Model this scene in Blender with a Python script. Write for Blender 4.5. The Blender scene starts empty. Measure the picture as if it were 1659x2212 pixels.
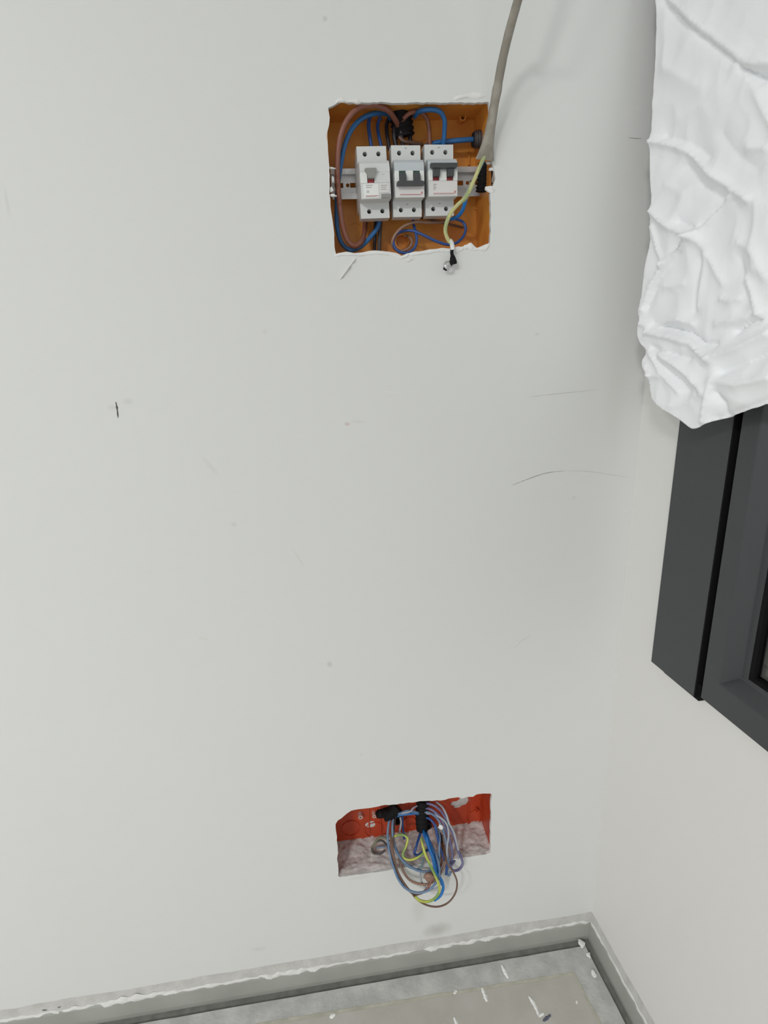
import bpy, bmesh, random
from math import *
from mathutils import Vector, Matrix, noise
from mathutils.geometry import delaunay_2d_cdt

random.seed(7)
SC = bpy.context.scene
COL = SC.collection

# ------------------------------------------------------------------ camera
FPX = 1200.0
PIT, YAW, ROL, DL = (radians(a) for a in (16.0, 7.7, -1.6, 1.9))
CX, CY = 829.5, 1106.0
FW = Vector((sin(YAW) * cos(PIT), cos(YAW) * cos(PIT), -sin(PIT)))
RT0 = Vector((cos(YAW), -sin(YAW), 0))
UP0 = RT0.cross(FW)
RT = cos(ROL) * RT0 + sin(ROL) * UP0
UP = -sin(ROL) * RT0 + cos(ROL) * UP0
CAM = Vector((-0.4809, -0.75, 1.0885))
cam_d = bpy.data.cameras.new('camera')
cam = bpy.data.objects.new('camera', cam_d)
COL.objects.link(cam)
cam_d.sensor_fit = 'HORIZONTAL'
cam_d.sensor_width = 36.0
cam_d.lens = FPX / 1659 * 36.0
cam_d.clip_start = 0.01
cam.matrix_world = Matrix((
    (RT.x, UP.x, -FW.x, CAM.x), (RT.y, UP.y, -FW.y, CAM.y), (RT.z, UP.z, -FW.z, CAM.z), (0, 0, 0, 1)))
SC.camera = cam

# ------------------------------------------------------------------ world, exposure
SC.view_settings.view_transform = 'Standard'
SC.view_settings.look = 'None'
SC.view_settings.gamma = 1.0
SC.view_settings.use_curve_mapping = False
SC.view_settings.exposure = 0.40
WORLD_STRENGTH = 0.56
world = bpy.data.worlds.new('world')
SC.world = world
world.use_nodes = True
world.node_tree.nodes['Background'].inputs[0].default_value = (0.965, 0.99, 1.0, 1)
world.node_tree.nodes['Background'].inputs[1].default_value = WORLD_STRENGTH
LAMPS = [((-2.4, -3.6), 78.0), ((-3.6, -3.4), 50.0)]     # ceiling panel lamps: (x, y), watts; second is added to fill the right wall
CEIL = 2.75

# ------------------------------------------------------------------ photo pixel -> place helpers
def ray(px, py):
    return FW + (px - CX) / FPX * RT - (py - CY) / FPX * UP
def bk(px, py, y=0.0):
    """point seen at a pixel, at depth y behind (+) or in front of (-) the back wall face"""
    d = ray(px, py)
    return CAM + d * ((y - CAM.y) / d.y)
WD = Vector((sin(DL), -cos(DL), 0))          # along the right wall, away from the corner
WN = Vector((-cos(DL), -sin(DL), 0))         # right wall normal, into the room
def rw(s, n, z):
    return WD * s + WN * n + Vector((0, 0, z))
def rwp(px, py, n=0.0):
    """(s, z) on the right wall, n in front of it"""
    d = ray(px, py)
    p = CAM + d * ((n - CAM.dot(WN)) / d.dot(WN))
    return p.dot(WD), p.z
def fl(px, py, z=0.0):
    d = ray(px, py)
    return CAM + d * ((z - CAM.z) / d.z)

# ------------------------------------------------------------------ materials
MATS = {}
def mat(name, col, rough=0.6, metal=0.0, var=0.0, vscale=40.0, bump=0.0, bscale=200.0, spec=0.5, col2=None, lo=0.35, hi=0.7, trans=0.0):
    if name in MATS:
        return MATS[name]
    m = bpy.data.materials.new(name)
    m.use_nodes = True
    nt = m.node_tree
    b = nt.nodes['Principled BSDF']
    b.inputs['Base Color'].default_value = (*col, 1)
    b.inputs['Roughness'].default_value = rough
    b.inputs['Metallic'].default_value = metal
    b.inputs['Specular IOR Level'].default_value = spec
    if trans:
        b.inputs['Transmission Weight'].default_value = trans
    tc = nt.nodes.new('ShaderNodeTexCoord')
    if var or col2:
        n = nt.nodes.new('ShaderNodeTexNoise')
        n.inputs['Scale'].default_value = vscale
        n.inputs['Detail'].default_value = 5
        nt.links.new(tc.outputs['Object'], n.inputs['Vector'])
        mr = nt.nodes.new('ShaderNodeMapRange')
        mr.inputs[1].default_value, mr.inputs[2].default_value = lo, hi
        nt.links.new(n.outputs['Fac'], mr.inputs[0])
        mx = nt.nodes.new('ShaderNodeMix')
        mx.data_type = 'RGBA'
        c2 = col2 or tuple(c * (1 - var) for c in col)
        mx.inputs['A'].default_value = (*col, 1)
        mx.inputs['B'].default_value = (*c2, 1)
        nt.links.new(mr.outputs[0], mx.inputs['Factor'])
        nt.links.new(mx.outputs['Result'], b.inputs['Base Color'])
    if bump:
        n = nt.nodes.new('ShaderNodeTexNoise')
        n.inputs['Scale'].default_value = bscale
        n.inputs['Detail'].default_value = 4
        nt.links.new(tc.outputs['Object'], n.inputs['Vector'])
        bp = nt.nodes.new('ShaderNodeBump')
        bp.inputs['Strength'].default_value = bump
        bp.inputs['Distance'].default_value = 0.002
        nt.links.new(n.outputs['Fac'], bp.inputs['Height'])
        nt.links.new(bp.outputs[0], b.inputs['Normal'])
    MATS[name] = m
    return m

def wall_material(name, base, stains_and_shade):
    """painted plaster; stains = (centre, long radius, short radius, angle in the wall plane, colour, strength)"""
    m = bpy.data.materials.new(name)
    m.use_nodes = True
    nt = m.node_tree
    L = nt.links.new
    b = nt.nodes['Principled BSDF']
    b.inputs['Roughness'].default_value = 0.55
    b.inputs['Specular IOR Level'].default_value = 0.35
    tc = nt.nodes.new('ShaderNodeTexCoord')
    n = nt.nodes.new('ShaderNodeTexNoise')
    n.inputs['Scale'].default_value = 3.0
    n.inputs['Detail'].default_value = 3
    L(tc.outputs['Object'], n.inputs['Vector'])
    mx = nt.nodes.new('ShaderNodeMix')
    mx.data_type = 'RGBA'
    mx.inputs['A'].default_value = (*base, 1)
    mx.inputs['B'].default_value = (base[0] * 0.965, base[1] * 0.965, base[2] * 0.955, 1)
    L(n.outputs['Fac'], mx.inputs['Factor'])
    cur = mx.outputs['Result']
    n2 = nt.nodes.new('ShaderNodeTexNoise')
    n2.inputs['Scale'].default_value = 60.0
    L(tc.outputs['Object'], n2.inputs['Vector'])
    for (c, ra, rb, ang, colr, st) in stains_and_shade:
        mp = nt.nodes.new('ShaderNodeMapping')
        mp.vector_type = 'TEXTURE'
        mp.inputs['Location'].default_value = c
        mp.inputs['Rotation'].default_value = (0, ang, 0)
        mp.inputs['Scale'].default_value = (ra, 0.2, rb)
        L(tc.outputs['Object'], mp.inputs['Vector'])
        ln = nt.nodes.new('ShaderNodeVectorMath')
        ln.operation = 'LENGTH'
        L(mp.outputs[0], ln.inputs[0])
        ad = nt.nodes.new('ShaderNodeMath')
        ad.operation = 'MULTIPLY_ADD'
        L(n2.outputs['Fac'], ad.inputs[0])
        ad.inputs[1].default_value = 0.5
        L(ln.outputs['Value'], ad.inputs[2])
        mr = nt.nodes.new('ShaderNodeMapRange')
        mr.interpolation_type = 'SMOOTHSTEP'
        mr.inputs[1].default_value, mr.inputs[2].default_value = 1.25, 0.35
        mr.inputs[3].default_value, mr.inputs[4].default_value = 0.0, st
        L(ad.outputs[0], mr.inputs[0])
        mx = nt.nodes.new('ShaderNodeMix')
        mx.data_type = 'RGBA'
        mx.inputs['B'].default_value = (*colr, 1)
        L(mr.outputs[0], mx.inputs['Factor'])
        L(cur, mx.inputs['A'])
        cur = mx.outputs['Result']
    L(cur, b.inputs['Base Color'])
    nb = nt.nodes.new('ShaderNodeTexNoise')
    nb.inputs['Scale'].default_value = 25.0
    nb.inputs['Detail'].default_value = 6
    L(tc.outputs['Object'], nb.inputs['Vector'])
    bp = nt.nodes.new('ShaderNodeBump')
    bp.inputs['Strength'].default_value = 0.22
    bp.inputs['Distance'].default_value = 0.0022
    L(nb.outputs['Fac'], bp.inputs['Height'])
    L(bp.outputs[0], b.inputs['Normal'])
    return m

# ------------------------------------------------------------------ object helpers
def obj(name, bm, m, parent=None, smooth=False, local=False):
    me = bpy.data.meshes.new(name)
    bm.to_mesh(me)
    bm.free()
    for p in me.polygons:
        p.use_smooth = smooth
    for mm in (m if isinstance(m, (list, tuple)) else [m]):
        me.materials.append(mm)
    o = bpy.data.objects.new(name, me)
    COL.objects.link(o)
    if parent:
        o.parent = parent
        if not local:
            o.matrix_parent_inverse = parent_inv(parent)
    return o
def parent_inv(p):
    m = p.matrix_basis.copy()
    q = p
    while q.parent:
        m = q.parent.matrix_basis @ q.matrix_parent_inverse @ m
        q = q.parent
    return m.inverted()
def empty(name, loc=(0, 0, 0), rot=(0, 0, 0)):
    o = bpy.data.objects.new(name, None)
    o.empty_display_size = 0.05
    COL.objects.link(o)
    o.location = loc
    o.rotation_euler = rot
    return o
def tag(o, label, cat, group=None):
    o['label'] = label
    o['category'] = cat
    if group:
        o['group'] = group
    return o
def struct(o):
    o['kind'] = 'structure'
    return o

def fix_normals(bm):
    bm.normal_update()
    bmesh.ops.recalc_face_normals(bm, faces=bm.faces[:])

def add_box(bm, x0, x1, y0, y1, z0, z1, bevel=0.0):
    r = bmesh.ops.create_cube(bm, size=1.0)
    for v in r['verts']:
        v.co = Vector(((x0 + x1) / 2 + v.co.x * (x1 - x0), (y0 + y1) / 2 + v.co.y * (y1 - y0), (z0 + z1) / 2 + v.co.z * (z1 - z0)))
    if bevel:
        es = {e for v in r['verts'] for e in v.link_edges}
        bmesh.ops.bevel(bm, geom=list(es), offset=bevel, segments=2, affect='EDGES', profile=0.6)
def box(*a, bevel=0.0):
    bm = bmesh.new()
    add_box(bm, *a[:6], bevel=a[6] if len(a) > 6 else bevel)
    return bm

def inside(p, poly):
    c = False
    j = len(poly) - 1
    for i in range(len(poly)):
        a, b = poly[i], poly[j]
        if (a[1] > p[1]) != (b[1] > p[1]) and p[0] < (b[0] - a[0]) * (p[1] - a[1]) / (b[1] - a[1]) + a[0]:
            c = not c
        j = i
    return c
def tri2d(outline, holes=(), extra=()):
    vs, es = [], []
    for lp in [outline, *holes]:
        k = len(vs)
        vs += [Vector((p[0], p[1])) for p in lp]
        es += [(k + i, k + (i + 1) % len(lp)) for i in range(len(lp))]
    vs += [Vector(p) for p in extra]
    V, _, F, *_ = delaunay_2d_cdt(vs, es, [], 0, 1e-7)
    out = []
    for f in F:
        c = sum((V[i] for i in f), Vector((0, 0))) / len(f)
        if inside(c, outline) and not any(inside(c, h) for h in holes):
            out.append(f)
    return V, out
def holed_prism(bm, outline, holes, put, d0, d1, back=False, hole_sides=True, out_sides=True):
    """plate from 2D loops; put(a, b, depth) -> 3D. Front at d0, reveals to d1."""
    V, F = tri2d(outline, holes)
    def cap(d, flip):
        vv = [bm.verts.new(put(v[0], v[1], d)) for v in V]
        for f in F:
            bm.faces.new([vv[i] for i in (reversed(f) if flip else f)])
    cap(d0, False)
    if back:
        cap(d1, True)
    lps = ([outline] if out_sides else []) + (list(holes) if hole_sides else [])
    for lp in lps:
        a = [bm.verts.new(put(p[0], p[1], d0)) for p in lp]
        b = [bm.verts.new(put(p[0], p[1], d1)) for p in lp]
        for i in range(len(lp)):
            j = (i + 1) % len(lp)
            bm.faces.new((a[i], a[j], b[j], b[i]))
    fix_normals(bm)
def circ(cx, cz, r, n=20, rz=None):
    return [(cx + r * cos(2 * pi * i / n), cz + (rz or r) * sin(2 * pi * i / n)) for i in range(n)]
def rect(x0, x1, z0, z1):
    return [(x0, z0), (x1, z0), (x1, z1), (x0, z1)]
def ragged(pts, amp, step):
    """subdivide a closed loop and make it uneven"""
    out = []
    for i in range(len(pts)):
        a, b = Vector(pts[i]), Vector(pts[(i + 1) % len(pts)])
        n = max(1, int((b - a).length / step))
        for k in range(n):
            p = a.lerp(b, k / n)
            out.append((p.x + random.uniform(-amp, amp), p.y + random.uniform(-amp, amp)))
    return out

def spline(pts, per=8):
    """Catmull-Rom through tuples of any length"""
    P = [pts[0], *pts, pts[-1]]
    out = []
    for i in range(1, len(P) - 2):
        for k in range(per):
            t = k / per
            out.append(tuple(0.5 * (2 * b + (c - a) * t + (2 * a - 5 * b + 4 * c - d) * t * t + (3 * b - a - 3 * c + d) * t ** 3)
                             for a, b, c, d in zip(P[i - 1], P[i], P[i + 1], P[i + 2])))
    out.append(tuple(pts[-1]))
    return out
def tube(bm, pts, rad, sides=10, mat_fn=None, cap=True, flat=None):
    """pts: Vectors; rad: number or list; flat: list of (rx, ry) instead"""
    n = len(pts)
    tang = [(pts[min(i + 1, n - 1)] - pts[max(i - 1, 0)]).normalized() for i in range(n)]
    ref = Vector((0, -1, 0)) if abs(tang[0].y) < 0.9 else Vector((1, 0, 0))
    nx = (ref - tang[0] * ref.dot(tang[0])).normalized()
    rings = []
    for i in range(n):
        nx = (nx - tang[i] * nx.dot(tang[i])).normalized()
        ny = tang[i].cross(nx)
        if flat:
            rx, ry = flat[i]
        else:
            rx = ry = rad[i] if isinstance(rad, (list, tuple)) else rad
        rings.append([bm.verts.new(pts[i] + nx * rx * cos(2 * pi * k / sides) + ny * ry * sin(2 * pi * k / sides)) for k in range(sides)])
    for i in range(n - 1):
        for k in range(sides):
            f = bm.faces.new((rings[i][k], rings[i][(k + 1) % sides], rings[i + 1][(k + 1) % sides], rings[i + 1][k]))
            if mat_fn:
                f.material_index = mat_fn(i, k)
    if cap:
        bm.faces.new(rings[0][::-1])
        bm.faces.new(rings[-1])
def wire_bm(pts, r, striped=False, per=8):
    """pts: (px, py, depth in mm)"""
    w = [bk(a, b, c / 1000) for a, b, c in pts]
    w = [Vector(p) for p in spline([tuple(v) for v in w], per)]
    bm = bmesh.new()
    tube(bm, w, r, 10, (lambda i, k: 1 if ((k + i // 3) % 10) < 4 else 0) if striped else None)
    return bm
def lumpy_ribbon(bm, pts, w, h, up, out, jit=0.5, seed=0.0, freq=90.0, fr=0.22):
    """irregular bead of plaster along pts; up / out are unit vectors, w its half height, h its depth"""
    n = len(pts)
    prof = [(-1, 0.0), (-0.75, 0.55), (-0.2, 1.0), (0.35, 0.8), (0.8, 0.35), (1, 0.0)]
    rings = []
    for i, p in enumerate(pts):
        a = 1 + jit * 2.2 * noise.noise(Vector((i * fr * 1.3 + seed, seed, 0)))
        b = 1 + jit * 2.2 * noise.noise(Vector((i * fr + seed, 7 + seed, 3)))
        sh = jit * w * 1.6 * noise.noise(Vector((i * fr * 0.7, seed, 9)))
        e = min(1, i / 4, (n - 1 - i) / 4)
        ring = []
        for (u, v) in prof:
            q = noise.noise(p * freq * 3 + Vector((u, v, seed))) * 0.35
            ring.append(bm.verts.new(p + up * (u * w * max(0.15, a) * (0.2 + 0.8 * e) + sh) + out * (max(0.0, v * (1 + q)) * h * max(0.12, b) * e - 0.0006)))
        rings.append(ring)
    for i in range(n - 1):
        for k in range(len(prof) - 1):
            bm.faces.new((rings[i][k], rings[i + 1][k], rings[i + 1][k + 1], rings[i][k + 1]))
    fix_normals(bm)

# ------------------------------------------------------------------ palette
WHITE = (0.735, 0.745, 0.735)
M_plaster = mat('bare_plaster', (0.80, 0.80, 0.785), 0.8, bump=0.5, bscale=300)
M_greyplaster = mat('scraped_grey_plaster', (0.50, 0.495, 0.475), 0.85, col2=(0.60, 0.595, 0.575), vscale=45, bump=0.6, bscale=220)
M_bead = mat('painted_filler', (0.70, 0.70, 0.685), 0.75, bump=0.4, bscale=200)
M_skirt = mat('grey_skirting', (0.37, 0.38, 0.345), 0.5, var=0.14, vscale=14, bump=0.1, bscale=60)
M_gap = mat('dark_floor_joint', (0.21, 0.21, 0.195), 0.9, var=0.3, vscale=60)
M_floor = mat('dusty_grey_floor', (0.43, 0.435, 0.42), 0.75, col2=(0.56, 0.56, 0.545), vscale=26, bump=0.5, bscale=150, lo=0.4, hi=0.65)
M_sheet = mat('beige_grey_floor_panel', (0.44, 0.42, 0.375), 0.6, col2=(0.49, 0.475, 0.44), vscale=18, bump=0.15, bscale=120)
M_yellow = mat('yellowed_adhesive', (0.53, 0.515, 0.435), 0.7, var=0.2, vscale=60)
M_ceiling = mat('ceiling_paint', (0.78, 0.78, 0.77), 0.8)
M_box_amber = mat('amber_brown_plastic', (0.78, 0.345, 0.06), 0.45, col2=(0.62, 0.225, 0.038), vscale=22, bump=0.1, bscale=60)
M_box_red = mat('brick_red_plastic', (0.52, 0.062, 0.018), 0.42, col2=(0.42, 0.045, 0.016), vscale=24, bump=0.12, bscale=70)
M_dust = mat('grey_plaster_dust', (0.70, 0.675, 0.66), 0.95, col2=(0.47, 0.445, 0.43), vscale=40, bump=0.5, bscale=260, lo=0.45, hi=0.72)
M_black = mat('black_plastic', (0.010, 0.009, 0.010), 0.75, spec=0.2)
M_blackhole = mat('conduit_inner_shade', (0.006, 0.006, 0.006), 0.9)  # solid plug; the mouth's inner shade is put into its colour
M_greyblack = mat('dark_grey_conduit', (0.06, 0.058, 0.06), 0.55)
M_steel = mat('zinc_steel', (0.74, 0.75, 0.76), 0.42, metal=0.45, var=0.2, vscale=50)
M_breaker = mat('light_grey_plastic', (0.66, 0.675, 0.67), 0.4)
M_breaker_blue = mat('bluish_grey_plastic', (0.53, 0.575, 0.60), 0.35)
M_pillar = mat('white_plastic', (0.80, 0.82, 0.80), 0.35)
M_label = mat('pale_label', (0.72, 0.70, 0.695), 0.45)
M_lever = mat('dark_grey_lever', (0.055, 0.058, 0.062), 0.4)
M_lever_l = mat('mid_grey_lever', (0.27, 0.27, 0.255), 0.45)
M_red = mat('red_flag', (0.36, 0.045, 0.05), 0.4)
M_green = mat('green_flag', (0.045, 0.12, 0.085), 0.4)
M_pink = mat('printed_red', (0.55, 0.20, 0.19), 0.5)
M_print = mat('printed_grey', (0.42, 0.42, 0.42), 0.6)
M_screw = mat('dark_screw', (0.035, 0.035, 0.033), 0.4, metal=0.4)
M_brown = mat('brown_insulation', (0.27, 0.105, 0.072), 0.42, var=0.15, vscale=30)
M_brown2 = mat('faded_brown_insulation', (0.32, 0.19, 0.14), 0.45, var=0.2, vscale=40)
M_brown3 = mat('dark_brown_insulation', (0.15, 0.085, 0.06), 0.45)
M_blue = mat('blue_insulation', (0.03, 0.16, 0.42), 0.38, var=0.15, vscale=30)
M_blue2 = mat('deep_blue_insulation', (0.028, 0.085, 0.30), 0.4)
M_blue3 = mat('dusty_blue_insulation', (0.10, 0.19, 0.34), 0.5, col2=(0.21, 0.28, 0.37), vscale=60)
M_bright = mat('bright_blue_insulation', (0.015, 0.19, 0.58), 0.35)
M_violet = mat('violet_insulation', (0.105, 0.10, 0.22), 0.5, col2=(0.20, 0.19, 0.32), vscale=70)
M_greyw = mat('grey_insulation', (0.42, 0.44, 0.47), 0.5, col2=(0.30, 0.33, 0.39), vscale=60)
M_blackw = mat('black_insulation', (0.022, 0.021, 0.03), 0.45)
M_ye = mat('pale_yellow_insulation', (0.56, 0.54, 0.25), 0.45)
M_ge = mat('pale_green_insulation', (0.36, 0.42, 0.19), 0.45)
M_ye2 = mat('yellow_insulation', (0.50, 0.54, 0.10), 0.42)
M_ge2 = mat('green_insulation', (0.20, 0.34, 0.09), 0.42)
M_sheath = mat('grey_beige_sheath', (0.27, 0.245, 0.205), 0.6, col2=(0.38, 0.352, 0.31), vscale=60, bump=0.25, bscale=120, lo=0.45, hi=0.7)
M_copper = mat('tinned_lug', (0.7, 0.7, 0.7), 0.25, metal=1.0)
M_alu = mat('anthracite_aluminium', (0.050, 0.053, 0.057), 0.42, bump=0.08, bscale=900)
M_rubber = mat('black_rubber', (0.006, 0.006, 0.007), 0.8, spec=0.15)
M_added_shutter = mat('added_shutter_olive', (0.22, 0.215, 0.18), 0.6, var=0.2, vscale=20)  # olive tone stands in for the reflection in the pane
M_pencil = mat('graphite_mark', (0.08, 0.08, 0.085), 0.6)
M_scratch = mat('grey_scratch', (0.40, 0.395, 0.38), 0.6)
M_chipw = mat('white_paint_flake', (0.82, 0.82, 0.81), 0.7)
M_chipd = mat('dark_blue_scrap', (0.10, 0.105, 0.15), 0.5)

# cloth: woven white cotton
M_cloth = mat('white_cotton_cloth', (0.91, 0.925, 0.94), 0.85, spec=0.2, bump=0.10, bscale=90)

# ================================================================== THE SETTING
BASE = 0.053     # wall plaster ends this far above the floor
LX, FY = -4.6, -5.6
# --- the two ragged openings in the back wall, traced as real outlines on the wall face
def up1(zx, zy):
    return (680 + zx / 3.95, 190 + zy / 3.95)
def up2(zx, zy):
    return (680 + zx / 3.95, 380 + zy / 3.95)
def lo4(zx, zy):
    return (700 + zx / 4.254, 1690 + zy / 4.254)
HOLE_U = [up1(*p) for p in ((115, 165), (180, 135), (232, 108), (300, 122), (400, 127), (500, 118), (600, 122), (750, 128), (900, 122), (1100, 126), (1280, 126), (1400, 124), (1488, 122),
                            (1492, 250), (1500, 400), (1505, 560), (1512, 660))]
HOLE_U += [up2(*p) for p in ((1530, -70), (1545, 20), (1520, 90), (1500, 150), (1502, 300), (1502, 500), (1490, 585), (1450, 612), (1400, 617), (1350, 603), (1290, 603), (1220, 622), (1150, 628), (1080, 632), (1000, 642), (930, 642), (880, 657), (790, 662),
                             (742, 684), (690, 657), (620, 647), (520, 642), (450, 652), (330, 658), (250, 672), (180, 667), (170, 600), (168, 500), (160, 450), (155, 400), (140, 300), (136, 230), (124, 150), (130, 60), (122, -40))]
HOLE_U += [up1(*p) for p in ((118, 600), (110, 500), (100, 420), (106, 360), (126, 310), (131, 250))]
HOLE_L = [lo4(*p) for p in ((105, 385), (130, 350), (210, 290), (250, 260), (330, 245), (450, 230), (560, 210), (640, 205), (760, 190), (880, 175), (1000, 170), (1070, 165), (1110, 160), (1150, 146), (1230, 136), (1270, 147), (1320, 131), (1370, 130),
                            (1400, 111), (1460, 101), (1530, 105), (1545, 112), (1531, 200), (1540, 300), (1531, 400), (1531, 500), (1532, 600), (1530, 642), (1490, 660), (1300, 690), (1150, 712), (900, 750), (700, 790), (500, 822), (300, 850),
                            (150, 872), (130, 860), (130, 750), (120, 700), (131, 650), (118, 560), (115, 480))]
def wall2(pts):
    return [(bk(*p).x, bk(*p).z) for p in pts]
H1 = ragged(wall2(HOLE_U), 0.0006, 0.004)
H2 = ragged(wall2(HOLE_L), 0.0006, 0.005)
bm = bmesh.new()
bottom_edge = []
nseg = 260
for i in range(nseg + 1):
    x = LX + (0 - LX) * i / nseg
    bottom_edge.append((x, BASE - 0.002 + 0.004 * noise.noise(Vector((x * 9, 0, 0))) + 0.002 * noise.noise(Vector((x * 60, 4, 0)))))
holed_prism(bm, bottom_edge + [(0, CEIL), (LX, CEIL)], [H1, H2], lambda a, b, d: Vector((a, d, b)), 0.0, 0.0055)
def st(px, py, ra, rb, ang, colr, s):
    p = bk(px, py)
    return ((p.x, 0, p.z), ra / 1000, rb / 1000, radians(ang), colr, s)
stains_and_shade = [
    st(750, 916, 6, 3.2, 5, (0.58, 0.36, 0.33), 0.55), st(772, 911, 13, 2.5, 8, (0.62, 0.50, 0.47), 0.3),
    st(276, 867, 9, 6, 0, (0.45, 0.45, 0.45), 0.22), st(243, 880, 9, 5, 0, (0.45, 0.45, 0.45), 0.2),
    st(712, 1435, 6, 7, 0, (0.42, 0.43, 0.46), 0.45), st(505, 1133, 6, 5, 0, (0.5, 0.5, 0.5), 0.25),
    st(455, 1008, 22, 5, 55, (0.55, 0.54, 0.53), 0.22), st(645, 1205, 26, 3, 65, (0.62, 0.57, 0.49), 0.25),
    st(572, 716, 6, 5, 0, (0.66, 0.58, 0.56), 0.3), st(945, 2008, 34, 22, 0, (0.42, 0.40, 0.37), 0.55),
    st(905, 1965, 18, 40, 0, (0.55, 0.53, 0.50), 0.3), st(702, 40, 4, 4, 0, (0.4, 0.4, 0.4), 0.4),
    st(1080, 2020, 90, 10, -2, (0.5, 0.48, 0.46), 0.35), st(780, 1895, 30, 6, -4, (0.62, 0.60, 0.58), 0.35),
    st(15, 435, 3, 22, 0, (0.5, 0.5, 0.5), 0.25), st(1160, 722, 4, 3, 0, (0.5, 0.5, 0.5), 0.35),
    st(1330, 850, 22, 130, 0, (0.66, 0.64, 0.575), 0.25), st(1240, 1075, 5, 4, 0, (0.5, 0.5, 0.5), 0.25),  # first: warm shade near the corner, put into the wall colour
    st(1085, 330, 10, 40, 0, (0.66, 0.64, 0.62), 0.15), st(560, 2050, 20, 7, 0, (0.55, 0.55, 0.54), 0.3),
    st(780, 1630, 4, 3, 0, (0.5, 0.5, 0.5), 0.3), st(440, 1380, 14, 4, 20, (0.66, 0.63, 0.58), 0.25),
]
M_wall = wall_material('painted_white_wall', WHITE, stains_and_shade)
wall_back = struct(obj('wall_back', bm, M_wall))
# bare grey scraped plaster between wall paint and skirting
bm = bmesh.new()
vs0 = []
for i in range(401):
    x = LX + (0 - LX) * i / 400
    vs0.append([bm.verts.new((x, yy + 0.0009 * noise.noise(Vector((x * 80, z * 60, 0))), z)) for z, yy in ((BASE + 0.006, 0.002), (0.044, -0.0006), (0.035, -0.0024), (0.026, -0.0036), (0.0, 0.0015))])
for i in range(400):
    for k in range(4):
        bm.faces.new((vs0[i][k], vs0[i][k + 1], vs0[i + 1][k + 1], vs0[i + 1][k]))
fix_normals(bm)
obj('scraped_plaster_strip', bm, M_greyplaster, wall_back)

# --- right wall with the window opening
WS0, WS1, WZ0, WZ1 = 0.110, 1.26, 0.665, 1.80
bm = bmesh.new()
be = [(s, BASE - 0.003 + 0.004 * noise.noise(Vector((s * 9, 20, 0))) + 0.002 * noise.noise(Vector((s * 60, 24, 0)))) for s in [5.6 * i / 300 for i in range(301)]]
holed_prism(bm, be + [(5.6, CEIL), (0, CEIL)], [rect(WS0, WS1, WZ0, WZ1)], lambda a, b, d: rw(a, -d, b), 0.0, 0.16)
def st2(px, py, ra, colr, s):
    a, z = rwp(px, py)
    p = rw(a, 0, z)
    return ((p.x, p.y, p.z), ra / 1000, ra / 1000, 0.0, colr, s)
M_wall2 = wall_material('painted_white_side_wall', (0.79, 0.78, 0.76), [])
wall_right = struct(obj('wall_right', bm, M_wall2))
bm = bmesh.new()
vs0 = []
for i in range(301):
    s = 4.0 * i / 300
    vs0.append([bm.verts.new(rw(s, -yy + 0.0009 * noise.noise(Vector((s * 80, z * 60, 0))), z)) for z, yy in ((BASE + 0.006, 0.002), (0.044, -0.0006), (0.035, -0.0024), (0.026, -0.0036), (0.0, 0.0015))])
for i in range(300):
    for k in range(4):
        bm.faces.new((vs0[i][k], vs0[i][k + 1], vs0[i + 1][k + 1], vs0[i + 1][k]))
fix_normals(bm)
obj('scraped_plaster_strip', bm, M_greyplaster, wall_right)

# --- skirting strips (cove shaped), each with the bead of paint and filler on its upper edge
def skirting(name, put, L):
    prof = [(0.0, 0.030), (0.0035, 0.030), (0.0050, 0.027), (0.0064, 0.018), (0.0080, 0.008), (0.0088, 0.0035), (0.0088, -0.006), (0.0, -0.006)]
    bm = bmesh.new()
    N = 120
    rings = []
    for i in range(N + 1):
        a = L * i / N
        rings.append([bm.verts.new(put(a, n, z + (0.0006 * noise.noise(Vector((a * 6, n * 50, 1))) if z > 0 else 0))) for n, z in prof])
    for i in range(N):
        for k in range(len(prof)):
            j = (k + 1) % len(prof)
            bm.faces.new((rings[i][k], rings[i + 1][k], rings[i + 1][j], rings[i][j]))
    fix_normals(bm)
    return struct(obj(name, bm, M_skirt))
sk_b = skirting('baseboard_back', lambda a, n, z: Vector((-a, -n, z)), -LX)
sk_r = skirting('baseboard_right', lambda a, n, z: rw(a, n, z), 4.0)
# filler beads, in several separate runs as the photograph shows
def bead(runs, put, par, upv, outv, seed):
    for q, (a0, a1, zc, w, h) in enumerate(runs):
        n = max(12, int(abs(a1 - a0) / 0.0035))
        bm = bmesh.new()
        lumpy_ribbon(bm, [put(a0 + (a1 - a0) * i / n, 0.0032, zc) for i in range(n + 1)], w * 0.9, h * 0.8, upv, outv, 0.6, seed + q * 3.7)
        obj('filler_bead', bm, M_bead, par, smooth=True)
UPV = Vector((0, 0, 1))
bead([(0.0, 0.075, 0.031, 0.0038, 0.0030), (0.07, 0.19, 0.0305, 0.003, 0.003), (0.18, 0.33, 0.030, 0.0042, 0.004), (0.34, 0.52, 0.030, 0.0028, 0.0022), (0.50, 0.63, 0.0305, 0.0045, 0.004),
      (0.62, 0.80, 0.030, 0.0030, 0.0025), (0.78, 0.90, 0.031, 0.0055, 0.005), (0.90, 1.25, 0.030, 0.0034, 0.003), (1.25, 1.9, 0.030, 0.003, 0.003)],
     lambda a, n, z: Vector((-a, -n, z)), sk_b, UPV, Vector((0, -1, 0)), 1.0)
bead([(0.0, 0.06, 0.031, 0.0035, 0.003), (0.055, 0.15, 0.0305, 0.003, 0.0025), (0.14, 0.30, 0.030, 0.0034, 0.003), (0.29, 0.8, 0.030, 0.003, 0.003)],
     lambda a, n, z: rw(a, n, z), sk_r, UPV, WN, 40.0)

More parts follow.
